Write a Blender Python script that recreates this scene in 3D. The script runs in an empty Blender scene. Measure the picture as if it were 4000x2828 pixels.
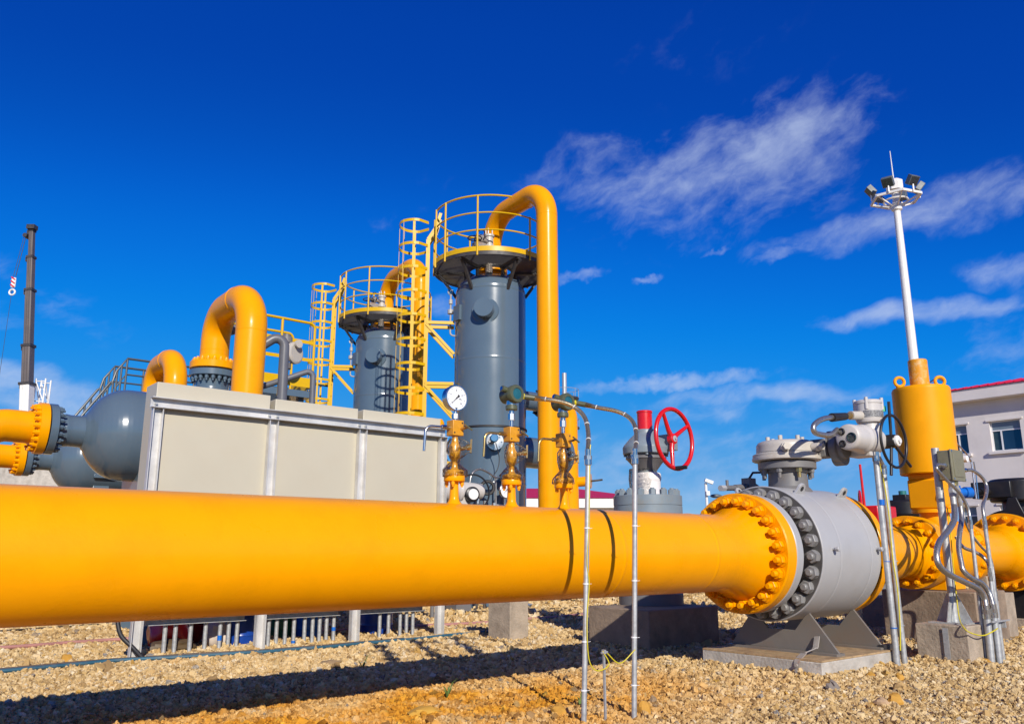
import bpy, math, random
import numpy as np
from mathutils import Vector, Matrix, Quaternion, noise as mnoise

random.seed(7); rng = np.random.default_rng(7)
R = math.radians
sc = bpy.context.scene
COL = sc.collection

# ------------------------------------------------------------------ camera
cam_d = bpy.data.cameras.new('camera'); cam = bpy.data.objects.new('camera', cam_d); COL.objects.link(cam)
cam.location = (0, 0, 1.0); cam.rotation_euler = (R(90 + 12.89), 0, 0)
cam_d.sensor_width = 36; cam_d.lens = 36 * 0.8028; cam_d.clip_start = 0.05; cam_d.clip_end = 3000
sc.camera = cam

# ------------------------------------------------------------------ sun + sky
SUN_AZ, SUN_EL = R(165), R(26.6)          # azimuth clockwise from +Y
sd = bpy.data.lights.new('sun', 'SUN'); sun = bpy.data.objects.new('sun', sd); COL.objects.link(sun)
sd.energy = 5.0; sd.angle = R(0.5); sd.color = (1.0, 0.93, 0.82)
sv = Vector((math.sin(SUN_AZ) * math.cos(SUN_EL), math.cos(SUN_AZ) * math.cos(SUN_EL), math.sin(SUN_EL)))
sun.rotation_euler = sv.to_track_quat('Z', 'Y').to_euler(); sun.location = (6, -14, 12)

world = bpy.data.worlds.new('World'); sc.world = world; world.use_nodes = True
wn, wl = world.node_tree.nodes, world.node_tree.links
for n in list(wn): wn.remove(n)
def N(nodes, t, **k):
    n = nodes.new(t)
    for a, b in k.items(): setattr(n, a, b)
    return n
def setin(n, i, v): n.inputs[i].default_value = v
def build_world():
    out = N(wn, 'ShaderNodeOutputWorld'); bg = N(wn, 'ShaderNodeBackground'); wl.new(bg.outputs[0], out.inputs[0])
    bg.inputs[1].default_value = 0.10
    sky = N(wn, 'ShaderNodeTexSky'); sky.sky_type = 'NISHITA'; sky.sun_disc = False
    sky.sun_elevation = SUN_EL; sky.sun_rotation = SUN_AZ; sky.altitude = 3000; sky.air_density = 1.0; sky.dust_density = 0.0; sky.ozone_density = 6.0
    # colour grade of the whole sky: deep polarised blue, pale towards the horizon
    s1 = N(wn, 'ShaderNodeVectorMath', operation='SCALE'); wl.new(sky.outputs[0], s1.inputs[0]); s1.inputs['Scale'].default_value = 0.1
    cv = N(wn, 'ShaderNodeRGBCurve'); wl.new(s1.outputs[0], cv.inputs['Color'])
    for ch, pts in ((0, ((0, 0), (.054, .001), (.089, .002), (.124, .006), (.2, .05), (.323, .15), (.62, .46), (1, .8))), (1, ((0, 0), (.06, .022), (.099, .051), (.119, .062), (.196, .160), (.268, .240), (.4, .32), (.6, .41), (.85, .62), (1, .75))), (2, ((0, 0), (.15, .22), (.238, .385), (.283, .43), (.446, .70), (.569, .79), (.75, .80), (.94, .78), (1, .80)))):
        c = cv.mapping.curves[ch]
        c.points[0].location = pts[0]; c.points[-1].location = pts[-1]
        for p in pts[1:-1]: c.points.new(*p)
    cv.mapping.update()
    gm = N(wn, 'ShaderNodeVectorMath', operation='SCALE'); wl.new(cv.outputs[0], gm.inputs[0]); gm.inputs['Scale'].default_value = 10.0
    # clouds: thin cirrus in sky-direction space (azimuth, elevation)
    tc = N(wn, 'ShaderNodeTexCoord'); sep = N(wn, 'ShaderNodeSeparateXYZ'); wl.new(tc.outputs['Generated'], sep.inputs[0])
    def M(op, a, b=None, c=None, clamp=False):
        n = N(wn, 'ShaderNodeMath', operation=op); n.use_clamp = clamp
        for i, v in enumerate((a, b, c)):
            if v is None: continue
            if isinstance(v, (int, float)): n.inputs[i].default_value = v
            else: wl.new(v, n.inputs[i])
        return n.outputs[0]
    az = M('ARCTAN2', sep.outputs[0], sep.outputs[1]); el = M('ARCSINE', sep.outputs[2])
    comb = N(wn, 'ShaderNodeCombineXYZ'); wl.new(az, comb.inputs[0]); wl.new(el, comb.inputs[1])
    # warped coordinates for the fibrous look
    nz = N(wn, 'ShaderNodeTexNoise'); setin(nz, 'Scale', 11.0); setin(nz, 'Detail', 4.0); wl.new(comb.outputs[0], nz.inputs['Vector'])
    vs = N(wn, 'ShaderNodeVectorMath', operation='SUBTRACT'); wl.new(nz.outputs['Color'], vs.inputs[0]); vs.inputs[1].default_value = (.5, .5, .5)
    vm = N(wn, 'ShaderNodeVectorMath', operation='SCALE'); wl.new(vs.outputs[0], vm.inputs[0]); vm.inputs['Scale'].default_value = 0.045
    va = N(wn, 'ShaderNodeVectorMath', operation='ADD'); wl.new(comb.outputs[0], va.inputs[0]); wl.new(vm.outputs[0], va.inputs[1])
    nz2 = N(wn, 'ShaderNodeTexNoise'); setin(nz2, 'Scale', 70.0); setin(nz2, 'Detail', 4.0); wl.new(comb.outputs[0], nz2.inputs['Vector'])
    vs2 = N(wn, 'ShaderNodeVectorMath', operation='SUBTRACT'); wl.new(nz2.outputs['Color'], vs2.inputs[0]); vs2.inputs[1].default_value = (.5, .5, .5)
    vm2 = N(wn, 'ShaderNodeVectorMath', operation='SCALE'); wl.new(vs2.outputs[0], vm2.inputs[0]); vm2.inputs['Scale'].default_value = 0.022
    va2 = N(wn, 'ShaderNodeVectorMath', operation='ADD'); wl.new(comb.outputs[0], va2.inputs[0]); wl.new(vm2.outputs[0], va2.inputs[1])
    mp = N(wn, 'ShaderNodeMapping'); mp.vector_type = 'TEXTURE'; mp.inputs['Rotation'].default_value = (0, 0, R(20)); mp.inputs['Scale'].default_value = (2.1, 1, 1); wl.new(va.outputs[0], mp.inputs[0])
    fb = N(wn, 'ShaderNodeTexNoise'); setin(fb, 'Scale', 30.0); setin(fb, 'Detail', 10.0); setin(fb, 'Roughness', 0.6); wl.new(mp.outputs[0], fb.inputs['Vector'])
    f2 = N(wn, 'ShaderNodeTexNoise'); setin(f2, 'Scale', 9.0); setin(f2, 'Detail', 3.0); wl.new(va.outputs[0], f2.inputs['Vector'])
    # banks of cirrus: azimuth/elevation of the centre, half length and half width in radians, tilt, density
    banks = [((0.3333, 0.4535), .145, .062, 13, 1.0), ((0.2449, 0.4452), .17, .056, 11, .9), ((0.1341, 0.4491), .13, .042, 6, .72), ((0.2859, 0.3989), .17, .045, 8, .58), ((0.3918, 0.4364), .06, .045, 15, .4), ((0.2573, 0.5818), .17, .06, 12, .12),
             ((0.4786, 0.3552), .20, .022, 6, 1.0), ((0.5417, 0.3627), .13, .032, 4, .85), ((0.3539, 0.3417), .07, .011, 8, .85), ((0.4679, 0.2555), .125, .0145, -1, 1.15), ((0.5640, 0.2859), .05, .018, 0, 1.0), ((0.0882, 0.3290), .036, .011, 8, 1.0),
             ((0.1715, 0.3196), .02, .006, 5, .8), ((0.2578, 0.3469), .02, .006, 12, .8), ((0.1883, 0.1948), .14, .0125, 2, 1.05), ((0.2949, 0.1755), .17, .015, 1, 1.0), ((0.2171, 0.1602), .24, .022, 1, .62),
             ((0.1851, 0.1187), .25, .032, 0, .62), ((0.1382, 0.0771), .3, .022, 0, .62), ((0.3014, 0.1006), .25, .03, 0, .58), ((-0.5428, 0.1703), .13, .022, -5, 1.15), ((-0.5027, 0.1550), .17, .026, 0, 1.05), ((-0.0842, 0.2936), .03, .018, 20, .6), ((-0.1711, 0.3876), .03, .012, 10, .25), ((-0.0836, 0.4246), .09, .05, 25, .10),
             # the same weather beyond the frame
             ((-0.7659, 0.2832), .3, .05, -8, .6), ((0.8151, 0.2701), .35, .06, 12, .7), ((0.9274, 0.1199), .35, .03, 4, .8), ((-0.8970, 0.0853), .4, .03, -2, .8)]
    acc = None
    for (px, hl, hw, rot, dens) in banks:
        a, e = px
        m = N(wn, 'ShaderNodeMapping'); m.vector_type = 'TEXTURE'
        m.inputs['Location'].default_value = (a, e, 0); m.inputs['Rotation'].default_value = (0, 0, R(rot)); m.inputs['Scale'].default_value = (hl, hw, 1)
        wl.new(va.outputs[0] if hw > .013 else va2.outputs[0], m.inputs[0])
        ln = N(wn, 'ShaderNodeVectorMath', operation='LENGTH'); wl.new(m.outputs[0], ln.inputs[0])
        mr = N(wn, 'ShaderNodeMapRange'); mr.interpolation_type = 'SMOOTHSTEP'; wl.new(ln.outputs['Value'], mr.inputs[0])
        for i, v in ((1, 1.4), (2, 0.2), (3, 0.0), (4, dens)): mr.inputs[i].default_value = v
        acc = mr.outputs[0] if acc is None else M('MAXIMUM', acc, mr.outputs[0])
    thr = N(wn, 'ShaderNodeMapRange'); wl.new(fb.outputs[0], thr.inputs[0])
    for i, v in ((1, .30), (2, .68), (3, 0.0), (4, 1.2)): thr.inputs[i].default_value = v
    th2 = N(wn, 'ShaderNodeMapRange'); wl.new(f2.outputs[0], th2.inputs[0])
    for i, v in ((1, .30), (2, .70), (3, 0.45), (4, 1.25)): th2.inputs[i].default_value = v
    # the bank density lowers the threshold of the fibrous noise: crisp, feathered edges
    v_ = M('ADD', M('MULTIPLY', acc, .50), M('MULTIPLY', fb.outputs[0], 1.15)); v_ = M('ADD', v_, M('MULTIPLY', f2.outputs[0], .25))
    mk = N(wn, 'ShaderNodeMapRange'); mk.interpolation_type = 'SMOOTHSTEP'; wl.new(v_, mk.inputs[0])
    for i, v in ((1, .80), (2, 1.60), (3, 0.0), (4, .66)): mk.inputs[i].default_value = v
    gate = N(wn, 'ShaderNodeMapRange'); gate.interpolation_type = 'SMOOTHSTEP'; wl.new(acc, gate.inputs[0])
    for i, v in ((1, 0.0), (2, .30), (3, 0.0), (4, 1.0)): gate.inputs[i].default_value = v
    cl = M('MULTIPLY', mk.outputs[0], gate.outputs[0])
    ms = N(wn, 'ShaderNodeMix', data_type='RGBA'); wl.new(cl, ms.inputs[0]); wl.new(gm.outputs[0], ms.inputs[6]); ms.inputs[7].default_value = (5.6, 6.6, 8.7, 1)
    wl.new(ms.outputs[2], bg.inputs[0])
build_world()
sc.view_settings.view_transform = 'Standard'; sc.view_settings.look = 'None'; sc.view_settings.gamma = 1.0; sc.view_settings.use_curve_mapping = False
sc.view_settings.exposure = 0.0

# ------------------------------------------------------------------ frame of the plant: u runs along the pipeline, v away from the camera
TH = R(39.7); CU, SU = math.cos(TH), math.sin(TH)
def W(u, v, z=0.0): return Vector((u * CU - v * SU, u * SU + v * CU, z))
def toUV(x, y): return (x * CU + y * SU, -x * SU + y * CU)
ORG = {}

class MB:
    def __init__(s): s.v = []; s.f = []
    def add(s, vs, fs):
        o = len(s.v); s.v.extend([tuple(p) for p in vs]); s.f.extend([tuple(i + o for i in f) for f in fs]); return s
    def box(s, c, d, rz=0.0, ry=0.0, rx=0.0):
        m = Matrix.Rotation(rz, 3, 'Z') @ Matrix.Rotation(ry, 3, 'Y') @ Matrix.Rotation(rx, 3, 'X')
        vs = [Vector(c) + m @ Vector((sx * d[0] / 2, sy * d[1] / 2, sz * d[2] / 2)) for sx in (-1, 1) for sy in (-1, 1) for sz in (-1, 1)]
        return s.add(vs, [(0, 1, 3, 2), (4, 6, 7, 5), (0, 4, 5, 1), (2, 3, 7, 6), (0, 2, 6, 4), (1, 5, 7, 3)])
    def bb(s, a, b):
        return s.box([(a[i] + b[i]) / 2 for i in range(3)], [abs(b[i] - a[i]) for i in range(3)])
    def bar(s, p0, p1, w, h, up=(0, 0, 1)):
        p0, p1 = Vector(p0), Vector(p1); d = (p1 - p0).normalized(); u = Vector(up)
        if abs(d.dot(u)) > .98: u = Vector((1, 0, 0))
        x = d.cross(u).normalized(); y = x.cross(d)
        vs = []
        for p in (p0, p1):
            for a, b in ((-1, -1), (1, -1), (1, 1), (-1, 1)): vs.append(p + x * a * w / 2 + y * b * h / 2)
        return s.add(vs, [(0, 3, 2, 1), (4, 5, 6, 7), (0, 1, 5, 4), (1, 2, 6, 5), (2, 3, 7, 6), (3, 0, 4, 7)])
    @staticmethod
    def basis(a):
        a = Vector(a).normalized(); u = Vector((0, 0, 1)) if abs(a.z) < .9 else Vector((1, 0, 0))
        x = u.cross(a).normalized(); return a, x, a.cross(x)
    def lathe(s, o, axis, prof, n=32, ph=0.0):
        # support rings keep smooth shading from bleeding along long straight runs
        q = [(float(t), float(r)) for t, r in prof]; P = []
        ang = [math.atan2(q[i + 1][1] - q[i][1], q[i + 1][0] - q[i][0]) for i in range(len(q) - 1)]
        for i in range(len(q)):
            P.append(q[i])
            if i == len(q) - 1: break
            L = math.hypot(q[i + 1][0] - q[i][0], q[i + 1][1] - q[i][1])
            if L > .05:
                e = min(.015, L * .2) / L; lo = i > 0 and abs(ang[i] - ang[i - 1]) > .01; hi = i < len(ang) - 1 and abs(ang[i + 1] - ang[i]) > .01
                mixp = lambda f: (q[i][0] + (q[i + 1][0] - q[i][0]) * f, q[i][1] + (q[i + 1][1] - q[i][1]) * f)
                if lo: P.append(mixp(e))
                if hi: P.append(mixp(1 - e))
        prof = P
        o = Vector(o); a, x, y = s.basis(axis); vs = []; rings = []
        for t, r in prof:
            if r <= 1e-6: rings.append([len(vs)]); vs.append(o + a * t)
            else:
                rings.append(list(range(len(vs), len(vs) + n)))
                for k in range(n):
                    q = 2 * math.pi * k / n + ph; vs.append(o + a * t + (x * math.cos(q) + y * math.sin(q)) * r)
        fs = []
        for A, B in zip(rings[:-1], rings[1:]):
            for k in range(n):
                l = (k + 1) % n
                if len(A) == 1 and len(B) == 1: continue
                if len(A) == 1: fs.append((A[0], B[l], B[k]))
                elif len(B) == 1: fs.append((A[k], A[l], B[0]))
                else: fs.append((A[k], A[l], B[l], B[k]))
        if len(rings[0]) > 1: fs.append(tuple(reversed(rings[0])))
        if len(rings[-1]) > 1: fs.append(tuple(rings[-1]))
        return s.add(vs, fs)
    def cyl(s, p0, p1, r0, r1=None, n=20, ph=0.0):
        p0, p1 = Vector(p0), Vector(p1); L = (p1 - p0).length
        return s.lathe(p0, p1 - p0, [(0, r0), (L, r0 if r1 is None else r1)], n, ph)
    def path(s, pts, r, n=12, caps=True, flat=None):
        pts = [Vector(p) for p in pts]; m = len(pts)
        rr = r if isinstance(r, (list, tuple)) else [r] * m
        tn = []
        for i in range(m):
            d = (pts[min(i + 1, m - 1)] - pts[max(i - 1, 0)]); tn.append(d.normalized())
        a, x, y = s.basis(tn[0]); vs = []
        for i in range(m):
            if i:
                q = tn[i - 1].rotation_difference(tn[i]); x = q @ x
                x = (x - tn[i] * x.dot(tn[i])).normalized()
            y = tn[i].cross(x)
            for k in range(n):
                g = 2 * math.pi * k / n; vs.append(pts[i] + (x * math.cos(g) + y * math.sin(g)) * rr[i])
        fs = []
        for i in range(m - 1):
            for k in range(n):
                l = (k + 1) % n; fs.append((i * n + k, i * n + l, (i + 1) * n + l, (i + 1) * n + k))
        if caps: fs.append(tuple(reversed(range(n)))); fs.append(tuple(range((m - 1) * n, m * n)))
        return s.add(vs, fs)
    def ring(s, c, axis, Rr, r, n=40, m=8, a0=0.0, a1=None):
        c = Vector(c); a, x, y = s.basis(axis)
        if a1 is None:
            pts = [c + (x * math.cos(2 * math.pi * k / n) + y * math.sin(2 * math.pi * k / n)) * Rr for k in range(n)]
            vs = []
            for k, p in enumerate(pts):
                q = (p - c).normalized()
                for j in range(m):
                    g = 2 * math.pi * j / m; vs.append(p + (q * math.cos(g) + a * math.sin(g)) * r)
            fs = [(k * m + j, ((k + 1) % n) * m + j, ((k + 1) % n) * m + (j + 1) % m, k * m + (j + 1) % m) for k in range(n) for j in range(m)]
            return s.add(vs, fs)
        return s
    def sph(s, c, r, n=20, m=12, sc=(1, 1, 1)):
        c = Vector(c); vs = []; fs = []
        for i in range(1, m):
            t = math.pi * i / m
            for k in range(n):
                g = 2 * math.pi * k / n; vs.append(c + Vector((math.sin(t) * math.cos(g) * r * sc[0], math.sin(t) * math.sin(g) * r * sc[1], math.cos(t) * r * sc[2])))
        top, bot = len(vs), len(vs) + 1; vs += [c + Vector((0, 0, r * sc[2])), c - Vector((0, 0, r * sc[2]))]
        for i in range(m - 2):
            for k in range(n):
                l = (k + 1) % n; fs.append((i * n + k, (i + 1) * n + k, (i + 1) * n + l, i * n + l))
        for k in range(n):
            l = (k + 1) % n; fs.append((top, k, l)); fs.append((bot, (m - 2) * n + l, (m - 2) * n + k))
        return s.add(vs, fs)
    def prism(s, poly, o, ex, ey, th):
        o, ex, ey = Vector(o), Vector(ex), Vector(ey); en = ex.cross(ey).normalized(); n = len(poly)
        vs = [o + ex * a + ey * b for a, b in poly] + [o + ex * a + ey * b + en * th for a, b in poly]
        return s.add(vs, [tuple(reversed(range(n))), tuple(range(n, 2 * n))] + [(i, (i + 1) % n, n + (i + 1) % n, n + i) for i in range(n)])
    def band(s, c, Rr, h, th, a0, a1, n=40):
        # curved flat bar standing on edge round a vertical axis
        vs = []; fs = []
        for k in range(n + 1):
            g = a0 + (a1 - a0) * k / n
            for rr, zz in ((Rr, 0), (Rr + th, 0), (Rr + th, h), (Rr, h)): vs.append((c[0] + rr * math.cos(g), c[1] + rr * math.sin(g), c[2] + zz))
        for k in range(n):
            for j in range(4): fs.append((k * 4 + j, (k + 1) * 4 + j, (k + 1) * 4 + (j + 1) % 4, k * 4 + (j + 1) % 4))
        fs += [(0, 3, 2, 1), (n * 4, n * 4 + 1, n * 4 + 2, n * 4 + 3)]
        return s.add(vs, fs)
    def mesh(s, name, org=(0, 0, 0), sharp=38):
        me = bpy.data.meshes.new(name)
        me.from_pydata([(p[0] - org[0], p[1] - org[1], p[2] - org[2]) for p in s.v], [], s.f)
        me.polygons.foreach_set('use_smooth', [True] * len(me.polygons))
        me.set_sharp_from_angle(angle=R(sharp)); me.update(); return me
    def build(s, name, mat, parent, bev=0.0, label=None, kind=None, sharp=38):
        org = ORG[parent.name]; me = s.mesh(name, org, sharp); me.materials.append(mat)
        o = bpy.data.objects.new(name, me); COL.objects.link(o); o.parent = parent; ORG[o.name] = org
        if bev: addbev(o, bev)
        if label: o['label'] = label
        if kind: o['kind'] = kind
        return o
    def top(s, name, mat, label, cat, org=None, group=None, kind=None, world=False, bev=0.0, sharp=38):
        if org is None:
            a = np.array(s.v); org = ((a[:, 0].min() + a[:, 0].max()) / 2, (a[:, 1].min() + a[:, 1].max()) / 2, a[:, 2].min())
        me = s.mesh(name, org, sharp); me.materials.append(mat); o = bpy.data.objects.new(name, me); COL.objects.link(o)
        place(o, org, world); tag(o, label, cat, group, kind)
        if bev: addbev(o, bev)
        return o
def addbev(o, w, seg=2):
    m = o.modifiers.new('bevel', 'BEVEL'); m.width = w; m.segments = seg; m.limit_method = 'ANGLE'; m.angle_limit = R(40); m.harden_normals = False
def place(o, org, world=False):
    ORG[o.name] = tuple(org)
    if world: o.location = org
    else: o.location = W(*org); o.rotation_euler = (0, 0, TH)
def tag(o, label=None, cat=None, group=None, kind=None):
    if label: o['label'] = label
    if cat: o['category'] = cat
    if group: o['group'] = group
    if kind: o['kind'] = kind
    return o
def thing(name, label, cat, org, group=None, world=False):
    o = bpy.data.objects.new(name, None); o.empty_display_size = .2; COL.objects.link(o); place(o, org, world); return tag(o, label, cat, group)
def inst(me, name, parent, loc, axis=(1, 0, 0), spin=0.0):
    g = ORG[parent.name]; o = bpy.data.objects.new(name, me); COL.objects.link(o); o.parent = parent; ORG[o.name] = g
    o.location = Vector(loc) - Vector(g); q = Vector((1, 0, 0)).rotation_difference(Vector(axis))
    o.rotation_mode = 'QUATERNION'; o.rotation_quaternion = q @ Quaternion((1, 0, 0), spin); return o
def copy_tree(o, parent=None):
    c = o.copy(); COL.objects.link(c); c.parent = parent
    if o.name in ORG: ORG[c.name] = ORG[o.name]
    for ch in list(o.children): copy_tree(ch, c)
    return c
def rpath(pts, rad, seg=8):
    """polyline with rounded corners"""
    pts = [Vector(p) for p in pts]; out = [pts[0]]
    for i in range(1, len(pts) - 1):
        a, b, c = pts[i - 1], pts[i], pts[i + 1]; d0, d1 = (a - b), (c - b)
        r = rad[i - 1] if isinstance(rad, (list, tuple)) else rad
        ang = d0.angle(d1); t = r / math.tan(ang / 2) if ang < 3.1 else 0
        t = min(t, d0.length * .499, d1.length * .499); rr = t * math.tan(ang / 2)
        d0n, d1n = d0.normalized(), d1.normalized(); bis = (d0n + d1n).normalized(); cen = b + bis * (rr / math.sin(ang / 2))
        s0 = b + d0n * t - cen; s1 = b + d1n * t - cen; tot = s0.angle(s1); ax = s0.cross(s1).normalized()
        for k in range(seg + 1): out.append(cen + Matrix.Rotation(tot * k / seg, 3, ax) @ s0)
    out.append(pts[-1]); return out
def smooth(pts, k=6):
    """Catmull-Rom through points"""
    P = [Vector(p) for p in pts]; P = [P[0] * 2 - P[1]] + P + [P[-1] * 2 - P[-2]]; out = []
    for i in range(1, len(P) - 2):
        for j in range(k):
            t = j / k; a, b, c, d = P[i - 1], P[i], P[i + 1], P[i + 2]
            out.append(.5 * ((2 * b) + (c - a) * t + (2 * a - 5 * b + 4 * c - d) * t * t + (3 * b - a - 3 * c + d) * t ** 3))
    out.append(P[-2]); return out

# ------------------------------------------------------------------ materials
MATS = {}
def mat(name, col, rough=.5, metal=0.0, var=.12, vscale=3.0, bump=0.0, bscale=80.0, coat=0.0, dirt=None, dirt_amt=0.0, dscale=1.4, col2=None, spec=.5, spangle=False):
    m = bpy.data.materials.new(name); m.use_nodes = True; nt = m.node_tree; nd, lk = nt.nodes, nt.links
    b = nd['Principled BSDF']; tc = nd.new('ShaderNodeTexCoord')
    setin(b, 'Roughness', rough); setin(b, 'Metallic', metal); setin(b, 'Coat Weight', coat); setin(b, 'Coat Roughness', .12); setin(b, 'Specular IOR Level', spec)
    n = nd.new('ShaderNodeTexVoronoi' if spangle else 'ShaderNodeTexNoise'); setin(n, 'Scale', vscale)
    if not spangle: setin(n, 'Detail', 5.0); setin(n, 'Roughness', .6)
    lk.new(tc.outputs['Object'], n.inputs['Vector'])
    mr = nd.new('ShaderNodeMapRange'); lk.new(n.outputs['Color' if spangle else 0], mr.inputs[0])
    for i, v in ((1, .25), (2, .75), (3, 0.0), (4, 1.0)): mr.inputs[i].default_value = v
    mx = nd.new('ShaderNodeMix'); mx.data_type = 'RGBA'; lk.new(mr.outputs[0], mx.inputs[0])
    lo = [c * (1 - var) for c in col]; hi = [min(1, c * (1 + var)) for c in (col2 or col)]
    mx.inputs[6].default_value = (*lo, 1); mx.inputs[7].default_value = (*hi, 1)
    last = mx.outputs[2]
    rn = nd.new('ShaderNodeMapRange'); lk.new(n.outputs[0], rn.inputs[0])
    for i, v in ((1, .2), (2, .8), (3, max(.03, rough * .8)), (4, min(1, rough * 1.25))): rn.inputs[i].default_value = v
    lk.new(rn.outputs[0], b.inputs['Roughness'])
    if dirt:
        n2 = nd.new('ShaderNodeTexNoise'); setin(n2, 'Scale', dscale); setin(n2, 'Detail', 8.0); setin(n2, 'Roughness', .7); lk.new(tc.outputs['Object'], n2.inputs['Vector'])
        r2 = nd.new('ShaderNodeMapRange'); lk.new(n2.outputs[0], r2.inputs[0])
        for i, v in ((1, .5), (2, .72), (3, 0.0), (4, dirt_amt)): r2.inputs[i].default_value = v
        m2 = nd.new('ShaderNodeMix'); m2.data_type = 'RGBA'; lk.new(r2.outputs[0], m2.inputs[0]); lk.new(last, m2.inputs[6]); m2.inputs[7].default_value = (*dirt, 1); last = m2.outputs[2]
    lk.new(last, b.inputs['Base Color'])
    if bump:
        n3 = nd.new('ShaderNodeTexNoise'); setin(n3, 'Scale', bscale); setin(n3, 'Detail', 4.0); lk.new(tc.outputs['Object'], n3.inputs['Vector'])
        bp = nd.new('ShaderNodeBump'); setin(bp, 'Strength', bump); setin(bp, 'Distance', .01); lk.new(n3.outputs[0], bp.inputs['Height']); lk.new(bp.outputs[0], b.inputs['Normal'])
    MATS[name] = m; return m
YEL = mat('yellow_paint', (.86, .34, .0), .28, var=.04, vscale=2.0, bump=.08, bscale=70, coat=.06, spec=.16, dirt=(.50, .20, .0), dirt_amt=.22, dscale=2.2)
YRAIL = mat('railing_yellow_paint', (.64, .385, .0), .36, spec=.35, var=.08, vscale=6, dirt=(.35, .18, .02), dirt_amt=.3, dscale=6)
YACT = mat('actuator_yellow_paint', (.84, .34, .0), .42, spec=.18, var=.06, vscale=4, bump=.03, dirt=(.80, .62, .3), dirt_amt=.0)
GREY = mat('vessel_grey_paint', (.092, .134, .176), .22, var=.06, vscale=1.5, coat=.4, bump=.02, bscale=40)
VALVE = mat('valve_grey_paint', (.385, .385, .39), .38, var=.05, vscale=3, bump=.02, dirt=(.24, .20, .15), dirt_amt=.18, dscale=2.5)
NUT = mat('dull_grey_nut_paint', (.235, .23, .225), .42, var=.12, vscale=12)
VDARK = mat('valve_dark_grey_paint', (.16, .155, .155), .45, var=.1, vscale=6, dirt=(.12, .08, .05), dirt_amt=.3, dscale=5)
PALE = mat('pale_grey_casting', (.50, .465, .41), .40, var=.08, vscale=7, dirt=(.33, .22, .12), dirt_amt=.45, dscale=7)
PINKW = mat('warm_white_casting', (.53, .505, .48), .38, var=.06, vscale=8, dirt=(.4, .3, .2), dirt_amt=.2, dscale=8)
BEIGE = mat('beige_cabinet_paint', (.505, .465, .36), .45, var=.03, vscale=1.2, dirt=(.5, .42, .3), dirt_amt=.2, dscale=4)
GALV = mat('galvanised_steel', (.46, .47, .47), .45, metal=.45, var=.22, vscale=26, spangle=False, dirt=(.3, .27, .24), dirt_amt=.25, dscale=9)
CHAN = mat('bare_steel_channel', (.62, .61, .59), .40, metal=.3, var=.2, vscale=4, dirt=(.42, .36, .3), dirt_amt=.5, dscale=3)
STEEL = mat('stainless_steel', (.62, .60, .57), .22, metal=1.0, var=.1, vscale=9)
BRAID = mat('braided_steel_hose', (.42, .40, .37), .34, metal=.85, var=.5, vscale=130)
GBRAID = mat('gold_taped_braided_hose', (.58, .47, .27), .30, metal=.85, var=.4, vscale=110)
STAND = mat('brown_grey_stand_paint', (.175, .155, .135), .5, var=.12, vscale=6, dirt=(.16, .07, .02), dirt_amt=.35, dscale=3)
FACE = mat('dark_flange_face', (.085, .08, .075), .55, var=.2, vscale=9)
BRASS = mat('brassy_tube', (.55, .38, .14), .28, metal=.9, var=.15, vscale=9)
AMBER = mat('taped_amber_brown_fitting', (.64, .31, .015), .3, var=.35, vscale=30, coat=.6)
BRN = mat('ochre_manifold_block', (.60, .27, .012), .4, var=.15, vscale=20)
BLK = mat('black_paint', (.012, .012, .014), .38, var=.2, vscale=6, dirt=(.04, .03, .025), dirt_amt=.6, dscale=5)
DARKST = mat('dark_weathered_steel', (.035, .033, .036), .5, var=.35, vscale=8, dirt=(.12, .09, .06), dirt_amt=.5, dscale=7)
RAILDK = mat('dark_grey_railing_paint', (.05, .065, .08), .4, var=.1)
RED = mat('red_paint', (.62, .006, .008), .3, var=.08, vscale=9, coat=.3, dirt=(.35, .02, .02), dirt_amt=.4, dscale=9)
ROOF = mat('crimson_roof_sheet', (.55, .012, .05), .5, var=.08)
WHITE = mat('white_paint', (.74, .73, .70), .4, var=.04, dirt=(.5, .45, .4), dirt_amt=.2, dscale=4)
WALL = mat('off_white_render', (.66, .62, .60), .85, var=.06, vscale=1.0, bump=.25, bscale=14, dirt=(.46, .40, .38), dirt_amt=.35, dscale=.6)
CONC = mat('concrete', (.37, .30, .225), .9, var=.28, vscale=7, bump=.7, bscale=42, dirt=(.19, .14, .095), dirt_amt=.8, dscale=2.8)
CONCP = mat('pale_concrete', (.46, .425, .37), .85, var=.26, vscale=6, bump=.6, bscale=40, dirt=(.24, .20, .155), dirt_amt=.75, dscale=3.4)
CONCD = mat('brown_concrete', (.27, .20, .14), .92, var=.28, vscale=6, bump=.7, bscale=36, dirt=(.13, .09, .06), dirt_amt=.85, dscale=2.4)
RUST = mat('rusty_sand_covered_plate', (.40, .27, .14), .9, var=.35, vscale=14, bump=.4, bscale=60, dirt=(.17, .06, .02), dirt_amt=.9, dscale=3)
RUSTB = mat('rusty_bracket', (.33, .30, .27), .6, var=.3, vscale=12, dirt=(.20, .07, .015), dirt_amt=.9, dscale=6)
OLIVE = mat('olive_green_casting', (.085, .095, .05), .38, var=.12, vscale=12, coat=.2)
OLIVB = mat('olive_grey_box_paint', (.19, .18, .115), .5, var=.08, vscale=14, bump=.08, bscale=60)
LCD = mat('dark_teal_display', (.02, .11, .14), .15, var=.2, vscale=30)
BLUE = mat('blue_paint', (.006, .13, .52), .35, var=.08, vscale=9)
BLUED = mat('dark_blue_plastic', (.008, .05, .30), .3, var=.15, vscale=9)
BLUET = mat('teal_blue_casting', (.01, .16, .36), .35, var=.1, vscale=9)
GREENM = mat('green_indicator', (.03, .45, .22), .3, var=.05)
DIAL = mat('white_gauge_dial', (.78, .80, .82), .35, var=.01)
INK = mat('black_print', (.02, .02, .02), .6, var=.05)
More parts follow.
